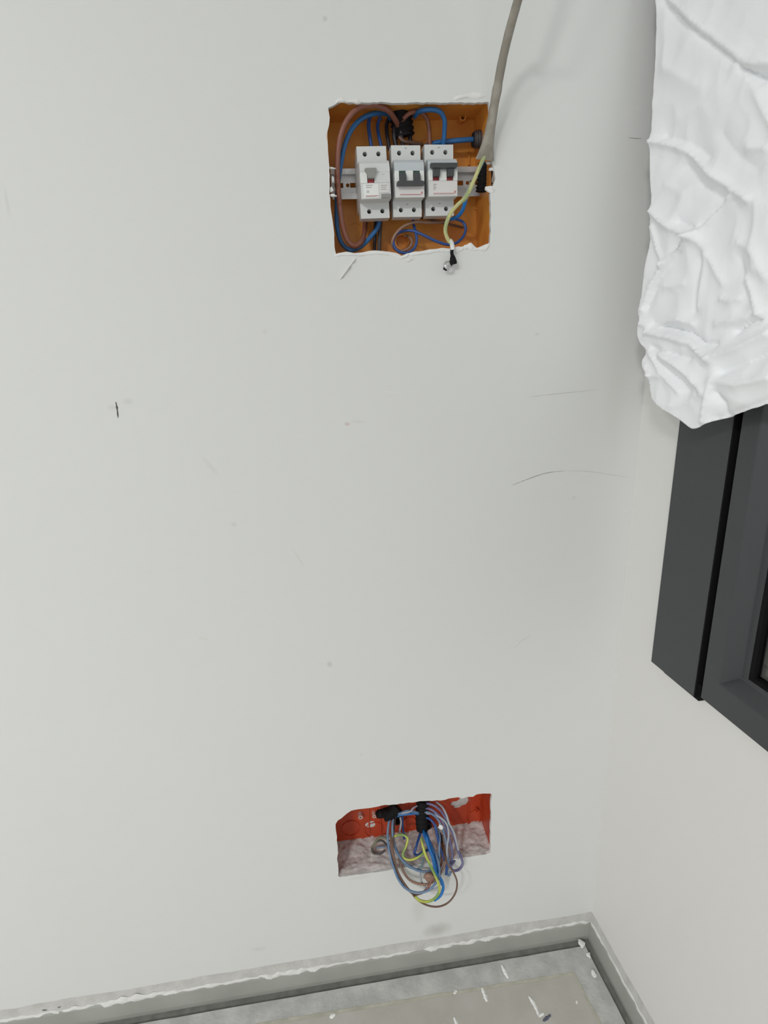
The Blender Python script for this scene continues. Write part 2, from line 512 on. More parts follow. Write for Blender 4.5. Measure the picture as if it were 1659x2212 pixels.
# --- floor: joint channel along the walls, then the dusty slab, then a paler beige panel with a yellowed edge
bm = bmesh.new()
add_box(bm, LX, 0.35, FY, 0.02, -0.05, -0.0045)
joint = struct(obj('floor', bm, M_gap))
GB, GR = -0.0235, 0.0225
def inner_corner(nb, nr):
    """corner of the line nb in front of the back wall and nr in front of the right wall"""
    s = (-nb - WN.y * nr) / WD.y
    s = (nb - WN.y * nr) / WD.y
    return rw(s, nr, 0)
c0 = inner_corner(GB, GR)
far = rw(5.4, GR, 0)
edge = []
for i in range(160):                    # uneven slab edge along the back wall
    x = LX + (c0.x - LX) * i / 160
    edge.append((x, GB + 0.0012 * noise.noise(Vector((x * 40, 2, 0)))))
for i in range(100):
    p = c0.lerp(far, i / 100)
    edge.append((p.x + 0.0015 * noise.noise(Vector((0, p.y * 40, 5))), p.y))
edge += [(far.x, far.y), (LX, far.y)]
bm = bmesh.new()
holed_prism(bm, edge, [], lambda a, b, d: Vector((a, b, d)), 0.0, -0.0045)
slab = obj('floor_slab', bm, M_floor, joint)
pc = fl(1238, 2108)
p1, p2 = fl(870, 2168), fl(1292, 2212)
e1 = (p1 - pc).normalized()
e2 = (p2 - pc).normalized()
pa, pb = pc + e1 * 1.1, pc + e2 * 1.1
bm = bmesh.new()
holed_prism(bm, [tuple(pc.xy), tuple(pb.xy), tuple((pa + (pb - pc)).xy), tuple(pa.xy)], [], lambda a, b, d: Vector((a, b, d)), 0.0009, 0.0)
obj('floor_panel', bm, M_sheet, joint)
for (a, b, w) in ((pc + e1 * -0.004, pa, 0.006), (pc, pb, 0.005)):
    d = (b - a).normalized()
    nrm = Vector((-d.y, d.x, 0))
    if nrm.dot(pa + pb - 2 * pc) > 0:
        nrm = -nrm
    n = 120
    bm = bmesh.new()
    ra, rb, rc = [], [], []
    for i in range(n + 1):
        p = a.lerp(b, i / n)
        j = 0.0015 * noise.noise(p * 90)
        ra.append(bm.verts.new(p + Vector((0, 0, 0.0010))))
        rb.append(bm.verts.new(p + nrm * (w + j) + Vector((0, 0, 0.0005))))
        rc.append(bm.verts.new(p + nrm * (w + j + 0.001) + Vector((0, 0, -0.0002))))
    for i in range(n):
        bm.faces.new((ra[i], ra[i + 1], rb[i + 1], rb[i]))
        bm.faces.new((rb[i], rb[i + 1], rc[i + 1], rc[i]))
    fix_normals(bm)
    obj('adhesive_line', bm, M_yellow, joint)

# --- ceiling with a panel lamp and a second one added as fill
struct(obj('ceiling', box(LX, 0.3, FY, 0.0, CEIL, CEIL + 0.1), M_ceiling))
M_emit = bpy.data.materials.new('lamp_diffuser')
M_emit.use_nodes = True
_b = M_emit.node_tree.nodes['Principled BSDF']
_b.inputs['Base Color'].default_value = (0.9, 0.9, 0.9, 1)
_b.inputs['Roughness'].default_value = 0.5
for i, ((x, y), watts) in enumerate(LAMPS):
    t = empty('ceiling_panel_lamp', (x, y, CEIL))
    tag(t, ('square white ceiling panel lamp nearer the window wall', 'added square white ceiling panel lamp, fill light for the window wall')[i], 'lamp', 'ceiling panel lamps')
    bm = bmesh.new()
    holed_prism(bm, rect(x - 0.31, x + 0.31, y - 0.31, y + 0.31), [rect(x - 0.28, x + 0.28, y - 0.28, y + 0.28)], lambda a, b, d: Vector((a, b, d)), CEIL - 0.03, CEIL, back=True)
    obj('frame', bm, M_pillar, t)
    obj('diffuser', box(x - 0.28, x + 0.28, y - 0.28, y + 0.28, CEIL - 0.012, CEIL - 0.002), M_emit, t)
    ld = bpy.data.lights.new('lamp_light', 'AREA')
    ld.shape = 'SQUARE'
    ld.size = 0.55
    ld.energy = watts
    ld.color = (1.0, 0.995, 0.975)
    lo = bpy.data.objects.new('lamp_light', ld)
    COL.objects.link(lo)
    lo.location = (x, y, CEIL - 0.035)

# --- the window in the right wall: side board, mitred frame, gasket, pane, added shutter behind
win = struct(empty('window_1', rw(0.65, 0, 0.65)))
def rbox(s0, s1, n0, n1, z0, z1, bevel=0.0):
    bm = box(s0, s1, n0, n1, z0, z1, bevel=bevel)
    for v in bm.verts:
        v.co = rw(v.co.x, v.co.y, v.co.z)
    fix_normals(bm)
    return bm
PZ0 = 0.6485
obj('side_board', rbox(0.0965, 0.1838, 0.0, 0.012, PZ0, 1.82, 0.0008), M_alu, win)
obj('gap_shade_strip', rbox(0.1838, 0.1856, -0.01, 0.0116, PZ0, 1.82), M_rubber, win)  # black strip added on the board edge; gap shade put into its colour
obj('lower_lip', rbox(0.121, 0.1895, -0.01, 0.0085, PZ0 - 0.0035, PZ0 + 0.02), M_rubber, win)
obj('shadow_joint', rbox(0.1856, 0.194, -0.04, 0.0005, PZ0 + 0.001, 1.82), M_rubber, win)
def ring(s0, s1, z0, z1, prof_side, prof_bot):
    """mitred rectangular frame; profiles = (inset, n) lists of equal length"""
    bm = bmesh.new()
    loops = []
    for (a, n), (b, n2) in zip(prof_side, prof_bot):
        loops.append([bm.verts.new(rw(s, n, z)) for s, z in ((s0 + a, z0 + b), (s1 - a, z0 + b), (s1 - a, z1 - a), (s0 + a, z1 - a))])
    for i in range(len(loops) - 1):
        for k in range(4):
            j = (k + 1) % 4
            bm.faces.new((loops[i][k], loops[i][j], loops[i + 1][j], loops[i + 1][k]))
    fix_normals(bm)
    return bm
FS0, FS1, FZ0, FZ1 = 0.1935, 1.25, 0.6535, 1.81
obj('sash_frame', ring(FS0, FS1, FZ0, FZ1,
    [(0, -0.05), (0, 0.0095), (0.0006, 0.010), (0.0245, 0.010), (0.026, 0.0092), (0.037, -0.006), (0.0385, -0.0065), (0.048, -0.0065), (0.0485, -0.008), (0.0485, -0.04)],
    [(0, -0.05), (0, 0.0095), (0.0006, 0.010), (0.0345, 0.010), (0.036, 0.0092), (0.049, -0.006), (0.0505, -0.0065), (0.0545, -0.0065), (0.055, -0.008), (0.055, -0.04)]), M_alu, win)
obj('gasket', ring(FS0 + 0.046, FS1 - 0.046, FZ0 + 0.0525, FZ1 - 0.046,
    [(0, -0.020), (0.0, -0.008), (0.003, -0.006), (0.006, -0.009), (0.007, -0.020)],
    [(0, -0.020), (0.0, -0.008), (0.003, -0.006), (0.006, -0.009), (0.007, -0.020)]), M_rubber, win)
M_glass = mat('window_glass', (0.86, 0.88, 0.86), 0.05, trans=1.0)
obj('pane', rbox(FS0 + 0.047, FS1 - 0.047, -0.020, -0.014, FZ0 + 0.0535, FZ1 - 0.047), M_glass, win)
sh = empty('added_shutter', rw(0.65, -0.03, 0.65))  # added behind the glass to hide the bright world and darken the pane
sh.parent = win
sh.matrix_parent_inverse = parent_inv(win)
z = WZ0 + 0.01
while z < WZ1:
    obj('added_slat', rbox(WS0 + 0.001, WS1 - 0.001, -0.034, -0.027, z, min(z + 0.047, WZ1), 0.002), M_added_shutter, sh)
    z += 0.05
obj('added_backing', rbox(WS0, WS1, -0.16, -0.15, WZ0, WZ1), M_rubber, win)  # added black panel closing the opening behind the slats

# ================================================================== UPPER FLUSH BOX
def quad_box(name, corners, grow, y0, y1, m, parent, back_holes=()):
    """five-sided shell; corners = 4 (x, z) TL TR BR BL on the wall face"""
    cx = sum(c[0] for c in corners) / 4
    cz = sum(c[1] for c in corners) / 4
    cc = [(x + grow * (1 if x > cx else -1), z + grow * (1 if z > cz else -1)) for x, z in corners]
    bm = bmesh.new()
    V, F = tri2d(cc, back_holes)
    vv = [bm.verts.new((v.x, y1, v.y)) for v in V]
    for f in F:
        bm.faces.new([vv[i] for i in f])
    for h in back_holes:
        a = [bm.verts.new((p[0], y1, p[1])) for p in h]
        b = [bm.verts.new((p[0], y1 + 0.02, p[1])) for p in h]
        for i in range(len(h)):
            j = (i + 1) % len(h)
            bm.faces.new((a[i], a[j], b[j], b[i]))
        bm.faces.new(b)
    a = [bm.verts.new((x, y0, z)) for x, z in cc]
    b = [bm.verts.new((x, y1, z)) for x, z in cc]
    for i in range(4):
        j = (i + 1) % 4
        bm.faces.new((a[i], a[j], b[j], b[i]))
    fix_normals(bm)
    return obj(name, bm, m, parent), cc
UB = [wall2([p])[0] for p in ((711, 220), (1056, 213), (1061, 545), (722, 551))]
BD = 0.070                                   # depth of the box behind the wall face
ub = empty('flush_box', ((UB[0][0] + UB[1][0]) / 2, 0.01, UB[3][1]))
tag(ub, 'amber brown plastic box recessed in the wall behind the three breakers', 'electrical box')
shell, ubc = quad_box('shell', UB, 0.003, 0.0045, BD, M_box_amber, ub)
def disc_tube(name, par, px, py, y, r, ln, m, axis='Y', wall=0.0015, m2=None, sides=24):
    """short open pipe with thickness"""
    c = bk(px, py, y)
    bm = bmesh.new()
    rings = []
    for rr, d in ((r - wall, ln), (r - wall, 0), (r, 0), (r, ln)):
        lp = []
        for k in range(sides):
            a = 2 * pi * k / sides
            q = Vector((rr * cos(a), d, rr * sin(a)))
            if axis == 'X':
                q = Vector((q.y, q.x, q.z))
            elif axis == 'Z':
                q = Vector((q.x, q.z, q.y))
            lp.append(bm.verts.new(c + q))
        rings.append(lp)
    for i in range(3):
        for k in range(sides):
            bm.faces.new((rings[i][k], rings[i][(k + 1) % sides], rings[i + 1][(k + 1) % sides], rings[i + 1][k]))
    fix_normals(bm)
    return obj(name, bm, m, par, smooth=False)
# conduit mouths: top centre, right side, lower centre
def corrugated(name, pts, r, m, par, per=10):
    w = [bk(a, b, c / 1000) for a, b, c in pts]
    w = [Vector(p) for p in spline([tuple(v) for v in w], per)]
    bm = bmesh.new()
    tube(bm, w, [r * (1.0 if i % 3 else 0.86) for i in range(len(w))], 14)
    return obj(name, bm, m, par, smooth=True)
corrugated('conduit', [(862, 215, 46), (864, 240, 48), (868, 266, 52), (872, 296, 55)], 0.0145, M_black, ub, 8)
corrugated('conduit', [(1062, 296, 45), (1048, 299, 45), (1034, 301, 46), (1024, 302, 47)], 0.0105, M_greyblack, ub, 7)
obj('conduit_mouth', (lambda b: (tube(b, [bk(1024.5, 302, 0.047), bk(1021.5, 302, 0.047)], 0.0085, 16), b)[1])(bmesh.new()), M_blackhole, ub)
corrugated('conduit', [(1052, 352, 30), (1050, 372, 32), (1048, 396, 34), (1046, 416, 36)], 0.0115, M_black, ub, 8)
disc_tube('screw_boss', ub, 1000, 253, BD - 0.012, 0.0046, 0.012, M_box_amber, wall=0.002)
disc_tube('screw_boss', ub, 868, 522, BD - 0.008, 0.010, 0.008, M_box_amber, wall=0.002)
disc_tube('knockout_ring', ub, 905, 275, BD - 0.0015, 0.016, 0.0015, M_box_amber, wall=0.0012)
disc_tube('knockout_ring', ub, 768, 505, BD - 0.0015, 0.014, 0.0015, M_box_amber, wall=0.0012)
# ribs moulded on the right side of the back
for (x0, y0, x1, y1) in ((1040, 425, 1040, 540), (1026, 452, 1052, 452), (1012, 330, 1012, 356)):
    a, b = bk(x0, y0, BD), bk(x1, y1, BD)
    obj('rib', box(min(a.x, b.x) - 0.0008, max(a.x, b.x) + 0.0008, BD - 0.003, BD, min(a.z, b.z) - 0.0008, max(a.z, b.z) + 0.0008), M_box_amber, ub)
# crumbs of plaster lying on the floor of the box
def crumbs(name, par, pts, y0, y1, n, rmin, rmax, m, floor_z=None, seed=1):
    rnd = random.Random(seed)
    bm = bmesh.new()
    for i in range(n):
        px = rnd.uniform(*pts[0])
        y = rnd.uniform(y0, y1)
        c = bk(px, pts[1], y)
        z = floor_z(c.x) if floor_z else c.z
        r = rnd.uniform(rmin, rmax)
        q = bmesh.ops.create_icosphere(bm, subdivisions=1, radius=r)
        for v in q['verts']:
            k = 1 + 0.7 * noise.noise(v.co * 900 + Vector((i, 0, 0)))
            v.co = Vector((v.co.x * k * 1.3, v.co.y * k, v.co.z * k * 0.6)) + Vector((c.x, y, z + r * 0.3))
    o = obj(name, bm, m, par)
    o['kind'] = 'stuff'
    return o
def ub_floor(x):
    t = (x - ubc[3][0]) / (ubc[2][0] - ubc[3][0])
    return ubc[3][1] + (ubc[2][1] - ubc[3][1]) * t
crumbs('plaster_crumbs', ub, ((900, 975), 540), 0.012, BD - 0.004, 90, 0.0010, 0.0032, M_dust, ub_floor, 3)
crumbs('plaster_crumbs', ub, ((735, 900), 540), 0.012, BD - 0.004, 40, 0.0008, 0.0022, M_dust, ub_floor, 4)
crumbs('plaster_crumbs', ub, ((1020, 1050), 540), 0.014, BD - 0.004, 26, 0.0010, 0.0028, M_dust, ub_floor, 5)

# white broken plaster along the lower lip and at the sides of the opening
def lip(pxs, w, h, seed, m=M_plaster, y=0.0006):
    pts = [bk(a, b, -y) for a, b in pxs]
    pts = [Vector(p) for p in spline([tuple(v) for v in pts], 10)]
    bm = bmesh.new()
    lumpy_ribbon(bm, pts, w, h, Vector((0, 0, 1)), Vector((0, -1, 0)), 0.36, seed, 30.0, 0.11)
    return obj('plaster_lip', bm, m, wall_back, smooth=True)
lip([(722, 552), (752, 549), (780, 549), (812, 546), (845, 549), (868, 556), (885, 549)], 0.0020, 0.0013, 3.3)
lip([(880, 549), (915, 545), (950, 541), (985, 540), (1005, 535)], 0.0026, 0.0015, 5.1)
lip([(1000, 536), (1015, 534), (1030, 538), (1048, 537), (1058, 526)], 0.0034, 0.0018, 8.7)
lip([(724, 221), (738, 215), (755, 219), (780, 220)], 0.0022, 0.0018, 9.7)
lip([(980, 214), (1010, 209), (1050, 208)], 0.003, 0.0016, 19.7)
# chipped plaster pieces stuck at the rail ends
def chip_bm(c, size, seed, squash=(1, 0.5, 0.8)):
    bm = bmesh.new()
    bmesh.ops.create_icosphere(bm, subdivisions=2, radius=size)
    for v in bm.verts:
        k = 1 + 0.8 * noise.noise(v.co / size * 0.9 + Vector((seed, 0, 0)))
        v.co = Vector((v.co.x * k * squash[0], v.co.y * k * squash[1], v.co.z * k * squash[2])) + c
    return bm
for i, (px, py, y, s, sq) in enumerate(((717, 363, 3, 0.0034, (1.2, 0.5, 0.35)), (716, 409, 3, 0.0028, (0.7, 0.5, 1.1)), (720, 422, 4, 0.0028, (1.3, 0.5, 0.6)), (719, 388, 7, 0.0022, (0.6, 0.6, 1.6)),
                                        (1061, 410, 2, 0.0052, (1.2, 0.6, 0.8)), (1063, 366, 3, 0.0034, (1.1, 0.5, 0.6)), (1066, 385, 6, 0.0036, (0.6, 0.6, 1.7)), (1055, 352, 4, 0.003, (1.2, 0.5, 0.6)),
                                        (888, 222, 8, 0.0028, (1.6, 0.5, 0.6)), (1064, 435, 1, 0.0028, (0.6, 0.4, 1.5)))):
    obj('plaster_chip', chip_bm(bk(px, py, y / 1000), s, i * 3.1, sq), M_plaster if i != 6 else M_sheath, wall_back)

# ================================================================== DIN RAIL
RY = 0.050
tilt = radians(-1.3)
rl = bk(716, 398, RY)
rr_ = bk(1062, 391, RY)
rc = (rl + rr_) / 2
RL = (rr_ - rl).length
rail = empty('mounting_rail', rc, (0, atan2(-(rr_.z - rl.z), rr_.x - rl.x), 0))
tag(rail, 'slotted zinc steel mounting rail running across the amber wall box', 'rail')
RH = 0.0175
slots = []
k = -RL / 2 + 0.010
while k < RL / 2 - 0.01:
    slots.append(rect(k - 0.0055, k + 0.0055, -0.0028, 0.0028))
    slots.append(circ(k + 0.0115, 0, 0.0024, 12))
    k += 0.020
slots = [s for s in slots if max(p[0] for p in s) < RL / 2 - 0.003]
bm = bmesh.new()
holed_prism(bm, rect(-RL / 2, RL / 2, -0.0115, 0.0115), slots, lambda a, b, d: Vector((a, d, b)), 0.0065, 0.008, back=True)
obj('web', bm, M_steel, rail, local=True)
for sg in (-1, 1):
    a, b = sorted((sg * 0.0125, sg * RH))
    obj('flange', box(-RL / 2, RL / 2, 0.0, 0.0014, a, b), M_steel, rail, local=True)
    a, b = sorted((sg * 0.0112, sg * 0.0126))
    obj('rail_side', box(-RL / 2, RL / 2, 0.0, 0.008, a, b), M_steel, rail, local=True)
for xx in (-RL / 2 + 0.006, RL / 2 - 0.006):
    obj('rail_foot', box(xx - 0.005, xx + 0.005, 0.008, BD - RY + 0.0, -0.010, 0.010), M_black, rail, local=True)

# ================================================================== BREAKERS
BW, BH = 0.0365, 0.0795
def breaker(kind, px, py, ang, label):
    """px, py = pixel of the centre of the terminal face plane (y = TY)"""
    TY = 0.018
    c = bk(px, py, TY)
    t = empty('circuit_breaker', (c.x, 0, c.z), (0, radians(ang), 0))
    tag(t, label, 'circuit breaker', 'circuit breakers on the rail')
    hw, hh = BW / 2, BH / 2
    zt, zb = hh - 0.0195, -hh + 0.0175           # nose limits
    D = 0.016
    P = lambda n, bm, m, par=t, s=False: obj(n, bm, m, par, s, local=True)
    # case: everything behind the terminal faces, and the nose block
    bm = bmesh.new()
    add_box(bm, -hw, hw, TY + D, 0.057, -hh + 0.012, hh - 0.006, 0.0006)
    add_box(bm, -hw, hw, 0.0105, TY + D + 0.001, zb, zt, 0.0005)
    P('case', bm, M_breaker)
    hx = 0.0084
    for sgn, (z0, z1), hz in ((1, (zt, hh), hh - 0.0083), (-1, (-hh, zb), -hh + 0.0080)):
        bm = bmesh.new()
        off = 0.001 if kind == 'rcd' and sgn < 0 else 0
        holes = [circ(-hx + off, hz, 0.0027, 18), circ(hx + off, hz, 0.0027, 18)]
        holed_prism(bm, rect(-hw, hw, z0, z1), holes, lambda a, b, d: Vector((a, d, b)), TY, TY + D + 0.001)
        blk = P('terminal_block', bm, M_breaker)
        for h in (-hx + off, hx + off):
            bm = bmesh.new()
            tube(bm, [Vector((h, TY + 0.013, hz)), Vector((h, TY + 0.016, hz))], 0.0027, 14)
            o = obj('terminal_screw', bm, M_screw, blk, local=True)
            o2 = None
        if kind != 'rcd':
            zz = hz + (0.0052 if sgn > 0 else 0.0062)
            P('pole_mark', box(-0.0014, 0.0014, TY - 0.00015, TY + 0.0002, zz - 0.0007, zz + 0.0007), M_print)
    # nose: sloped bluish upper cover, lever bay, label field
    zc = 0.0068                                 # lower end of the upper cover
    bm = bmesh.new()
    pr = [(0.0115, zt), (0.0040, zt - 0.0004), (0.0008, zt - 0.004), (-0.001, zc + 0.001), (-0.001, zc), (0.0115, zc)]
    a = [bm.verts.new((-hw, y, z)) for y, z in pr]
    b = [bm.verts.new((hw, y, z)) for y, z in pr]
    for i in range(len(pr)):
        j = (i + 1) % len(pr)
        bm.faces.new((a[i], a[j], b[j], b[i]))
    bm.faces.new(a)
    bm.faces.new(b[::-1])
    fix_normals(bm)
    P('upper_cover', bm, M_breaker_blue if kind != 'rcd' else M_breaker)
    zl = -0.0048                                # top of the label field
    if kind == 'rcd':
        lx0, lx1 = -0.0098, -0.0012             # lever bay on the left half
        P('cheek', box(-hw, lx0, -0.001, 0.0115, zl, zc, 0.0004), M_pillar)
        P('cheek', box(lx1, hw, -0.001, 0.0115, zl, zc, 0.0004), M_breaker)
        bm = bmesh.new()
        pr = [(-0.0128, 0.0085), (-0.0120, 0.0098), (0.0010, 0.0098), (0.0018, 0.0085), (-0.0014, 0.0035), (-0.0018, -0.0008), (-0.0092, -0.0008), (-0.0096, 0.0035)]
        holed_prism(bm, [(x, z) for x, z in pr], [], lambda a, b, d: Vector((a, d, b)), -0.006, 0.006, back=True)
        P('toggle_lever', bm, M_lever_l)
        P('status_flag', box(-0.0092, -0.0018, 0.0005, 0.006, zl, -0.0006), M_red)
        P('label_plate', box(-hw + 0.0035, 0.0035, -0.0014, 0.0115, zb + 0.0012, zl - 0.0012, 0.0003), M_pillar)
        P('label_plate', box(0.0045, hw - 0.002, -0.0014, 0.0115, -0.0160, zl - 0.0012, 0.0003), M_label)
        P('nose_base', box(-hw, hw, -0.0008, 0.0115, zb, zl, 0.0004), M_breaker)
        P('test_button', box(0.0058, hw - 0.0008, -0.0030, 0.002, zb + 0.0003, zb + 0.0048, 0.0006), M_lever_l)
        P('printed_line', box(-0.0130, 0.0030, -0.00165, -0.0013, zb + 0.0030, zb + 0.0036), M_pink)
        P('printed_line', box(-0.0130, 0.0010, -0.00165, -0.0013, zb + 0.0022, zb + 0.0026), M_print)
        for (x0, x1, z0) in ((-0.012, -0.004, -0.0076), (-0.012, -0.0055, -0.0098), (-0.0115, -0.0085, -0.0136), (-0.0115, -0.0085, -0.0150), (0.0062, 0.0140, -0.0080), (0.0062, 0.0125, -0.0100), (0.0062, 0.0130, -0.0122)):
            P('printed_line', box(x0, x1, -0.0016, -0.0012, z0 - 0.0004, z0 + 0.0004), M_print)
        P('printed_line', box(0.0085, 0.0115, -0.0011, -0.0008, 0.0036, 0.0042), M_print)
    else:
        ps = ((-hw, -0.0128), (-0.0046, 0.0046), (0.0128, hw))
        for x0, x1 in ps:
            P('lever_pillar', box(x0, x1, -0.0016, 0.0115, zl, zc, 0.0006), M_pillar)
        onn = kind == 'on'
        for x0, x1 in ((-0.0126, -0.0048), (0.0048, 0.0126)):
            P('status_flag', box(x0, x1, 0.0008, 0.009, zl if onn else 0.0035, zl + 0.0035 if onn else zc), M_red if onn else M_green)
            P('lever_bay', box(x0, x1, 0.006, 0.0112, zl, zc), M_lever)
        lv = empty('lever', (0, 0, 0))
        lv.parent = t
        zbar0, zbar1 = (0.0072, 0.0124) if onn else (-0.0108, -0.0058)
        bm = bmesh.new()
        ol = [(-0.0168, zbar1), (0.0168, zbar1), (0.0166, zbar0 + 0.0012), (0.0148, zbar0), (-0.0148, zbar0), (-0.0166, zbar0 + 0.0012)]
        if not onn:
            ol = [(x, zbar0 + zbar1 - z) for x, z in ol]
        holed_prism(bm, ol, [], lambda a, b, d: Vector((a, d, b)), -0.0085, -0.0035, back=True)
        bmesh.ops.bevel(bm, geom=[e for e in bm.edges if len(e.link_faces) == 2 and e.calc_face_angle(0) > 0.6], offset=0.0006, segments=2, affect='EDGES')
        obj('lever_bar', bm, M_lever, lv, local=True)
        for sx in (-1, 1):
            x = sx * 0.0087
            bm = bmesh.new()
            z0, z1 = (zl + 0.0035, zbar1 - 0.001) if onn else (zbar0 + 0.001, 0.0030)
            zw, zn = (z1, z0) if onn else (z0, z1)
            ww = 0.0052 if onn else 0.0037
            holed_prism(bm, [(x - ww, zw), (x + ww, zw), (x + 0.0040, (zw + zn) / 2), (x + 0.0036, zn), (x - 0.0036, zn), (x - 0.0040, (zw + zn) / 2)], [], lambda a, b, d: Vector((a, d, b)), -0.0062, 0.006, back=True)
            obj('lever_stem', bm, M_lever, lv, local=True)
        P('nose_base', box(-hw, hw, -0.0010, 0.0115, zb, zl, 0.0004), M_breaker)
        P('label_plate', box(-hw + 0.003, hw - 0.0005, -0.0014, 0.0005, zb + 0.001, zl - 0.001, 0.0003), M_label)
        P('printed_line', box(-0.0125, 0.0150, -0.00165, -0.0013, zb + 0.0030, zb + 0.0036), M_pink)
        P('printed_line', box(-0.0125, 0.0130, -0.00165, -0.0013, zb + 0.0023, zb + 0.0026), M_print)
        P('printed_mark', box(0.0140, 0.0158, -0.00165, -0.0013, zb + 0.0040, zb + 0.0062), M_pink)
        if onn:
            for (x0, x1, z0) in ((-0.0125, -0.0080, -0.0090), (-0.0125, -0.0098, -0.0108), (-0.0125, -0.0085, -0.0126), (-0.0125, -0.0100, -0.0144)):
                P('printed_line', box(x0, x1, -0.0016, -0.0012, z0 - 0.0005, z0 + 0.0005), M_print)
    return t
breaker('rcd', 806.5, 395.0, -2.0, 'leftmost breaker on the rail, with one narrow mid grey toggle and grey test button')
breaker('off', 878.5, 392.5, -1.0, 'middle breaker on the rail, wide dark lever pushed down')
breaker('on', 949.0, 390.5, -1.0, 'rightmost breaker on the rail, wide dark lever up showing two red flags')

# ================================================================== WIRES IN THE UPPER BOX
def wire(pts, r, m, label, group=None, striped=False, cat='wire', name='wire'):
    o = obj(name, wire_bm(pts, r, striped), m, smooth=True)
    return tag(o, label, cat, group)
GU = 'wires in the amber box'
wire([(862, 275, 48), (852, 256, 34), (835, 236, 20), (806, 227, 12), (775, 233, 10), (751, 257, 10), (735, 295, 12), (729, 345, 16), (730, 400, 20), (735, 455, 22), (742, 495, 24), (753, 522, 26), (767, 531, 28), (781, 521, 34), (787, 502, 48), (789, 480, 60)],
     0.0033, M_brown, 'thick brown wire arching down the left side of the upper box', GU)
wire([(845, 258, 56), (836, 246, 48), (812, 245, 36), (785, 254, 30), (762, 276, 26), (746, 310, 24), (737, 350, 26), (730, 400, 32), (727, 455, 36), (729, 495, 38), (738, 525, 40), (757, 540, 40), (780, 532, 40), (802, 510, 42), (817, 488, 42), (820, 462, 42)],
     0.0029, M_blue, 'thick blue wire bowing beside the brown one to the leftmost breaker', GU)
wire([(858, 282, 52), (868, 262, 42), (883, 246, 34), (900, 241, 34), (918, 250, 38), (926, 272, 42), (929, 322, 46)],
     0.0026, M_brown, 'short brown wire arching over to the rightmost breaker', GU)
wire([(896, 252, 44), (905, 241, 28), (920, 237, 20), (938, 237, 18), (952, 243, 20), (960, 259, 25), (960, 285, 33), (957, 322, 42)],
     0.0029, M_blue, 'blue wire bent square into the top of the rightmost breaker', GU)
wire([(918, 318, 52), (940, 309, 50), (965, 306, 48), (995, 303, 46), (1026, 301, 47), (1040, 300, 47)],
     0.0031, M_blue, 'blue wire running level into the conduit at right', GU)
wire([(800, 250, 50), (796, 268, 50), (798, 290, 48), (803, 322, 46)], 0.0024, M_blue2, 'left of two dark blue wires dropping into the leftmost breaker', GU)
wire([(822, 252, 54), (816, 270, 56), (818, 292, 52), (825, 322, 48)], 0.0022, M_blue2, 'right of two dark blue wires dropping into the leftmost breaker', GU)
wire([(846, 250, 58), (836, 266, 58), (836, 290, 54), (842, 325, 50)], 0.0024, M_blackw, 'black wire at left of the upper conduit mouth', GU)
wire([(858, 262, 50), (852, 278, 48), (852, 298, 48), (858, 325, 48)], 0.0026, M_blackw, 'second black wire below the upper conduit mouth', GU)
wire([(868, 265, 46), (866, 282, 44), (868, 300, 45), (874, 325, 47)], 0.0026, M_blackw, 'third black wire below the upper conduit mouth', GU)
wire([(884, 258, 56), (886, 278, 54), (886, 300, 52), (890, 325, 50)], 0.0026, M_blackw, 'black wire at right of the upper conduit mouth', GU)
wire([(862, 296, 44), (872, 305, 42), (885, 308, 46), (912, 312, 56)], 0.0022, M_brown3, 'dark brown wire tail lying behind the middle breaker top', GU)
wire([(826, 455, 52), (822, 480, 50), (820, 510, 50), (819, 548, 52)], 0.0026, M_greyblack, 'black wire dropping below the leftmost breaker', GU)
wire([(815, 460, 58), (811, 485, 58), (810, 512, 58), (809, 546, 58)], 0.0022, M_blackw, 'thin black wire behind the one below the leftmost breaker', GU)
wire([(975, 474, 46), (955, 480, 42), (925, 481, 36), (897, 480, 32), (872, 489, 30), (855, 505, 30), (847, 524, 32), (853, 538, 36), (868, 542, 38), (883, 536, 38), (890, 523, 40), (884, 512, 46), (874, 510, 56)],
     0.0018, M_brown2, 'faded brown wire coiled below the middle breaker', GU)
wire([(892, 462, 46), (893, 482, 42), (898, 502, 34), (900, 522, 30), (893, 539, 28), (876, 547, 27), (858, 541, 28), (850, 525, 32), (855, 508, 36), (872, 499, 38), (893, 499, 34), (915, 508, 30), (940, 520, 28), (965, 528, 27), (985, 525, 28), (1000, 512, 30), (1006, 495, 32), (1000, 480, 35), (985, 473, 40), (966, 468, 48)],
     0.0018, M_blue2, 'deep blue wire looping under the breakers to the right', GU)
wire([(905, 470, 56), (930, 474, 58), (955, 481, 60), (985, 488, 62), (1000, 492, 66)], 0.0016, M_brown3, 'dark brown wire lying flat on the amber box back', GU)

# ================================================================== THE HANGING CABLE
cab = empty('hanging_cable', bk(1050, 345, -0.008))
tag(cab, 'grey beige sheathed cable hanging in front of the upper box', 'cable')
cpts = [(1047, 346, -6, 0.0014, 0.0118), (1049, 336, -8, 0.0026, 0.0105), (1052, 318, -11, 0.0042, 0.0082), (1057, 290, -15, 0.0050, 0.0064), (1062, 262, -20, 0.0053, 0.0056), (1068, 225, -26, 0.0052, 0.0052),
        (1074, 192, -32, 0.0052, 0.0055), (1077, 175, -35, 0.0047, 0.0048), (1080, 158, -38, 0.0050, 0.0050), (1088, 118, -47, 0.0048, 0.0048), (1099, 72, -58, 0.0048, 0.0048), (1111, 28, -70, 0.0047, 0.0047), (1124, -18, -83, 0.0047, 0.0047), (1142, -80, -100, 0.0047, 0.0047)]
cw = [(*bk(a, b, c / 1000), rx, ry) for a, b, c, rx, ry in cpts]
lastp = Vector(cw[-1][:3])
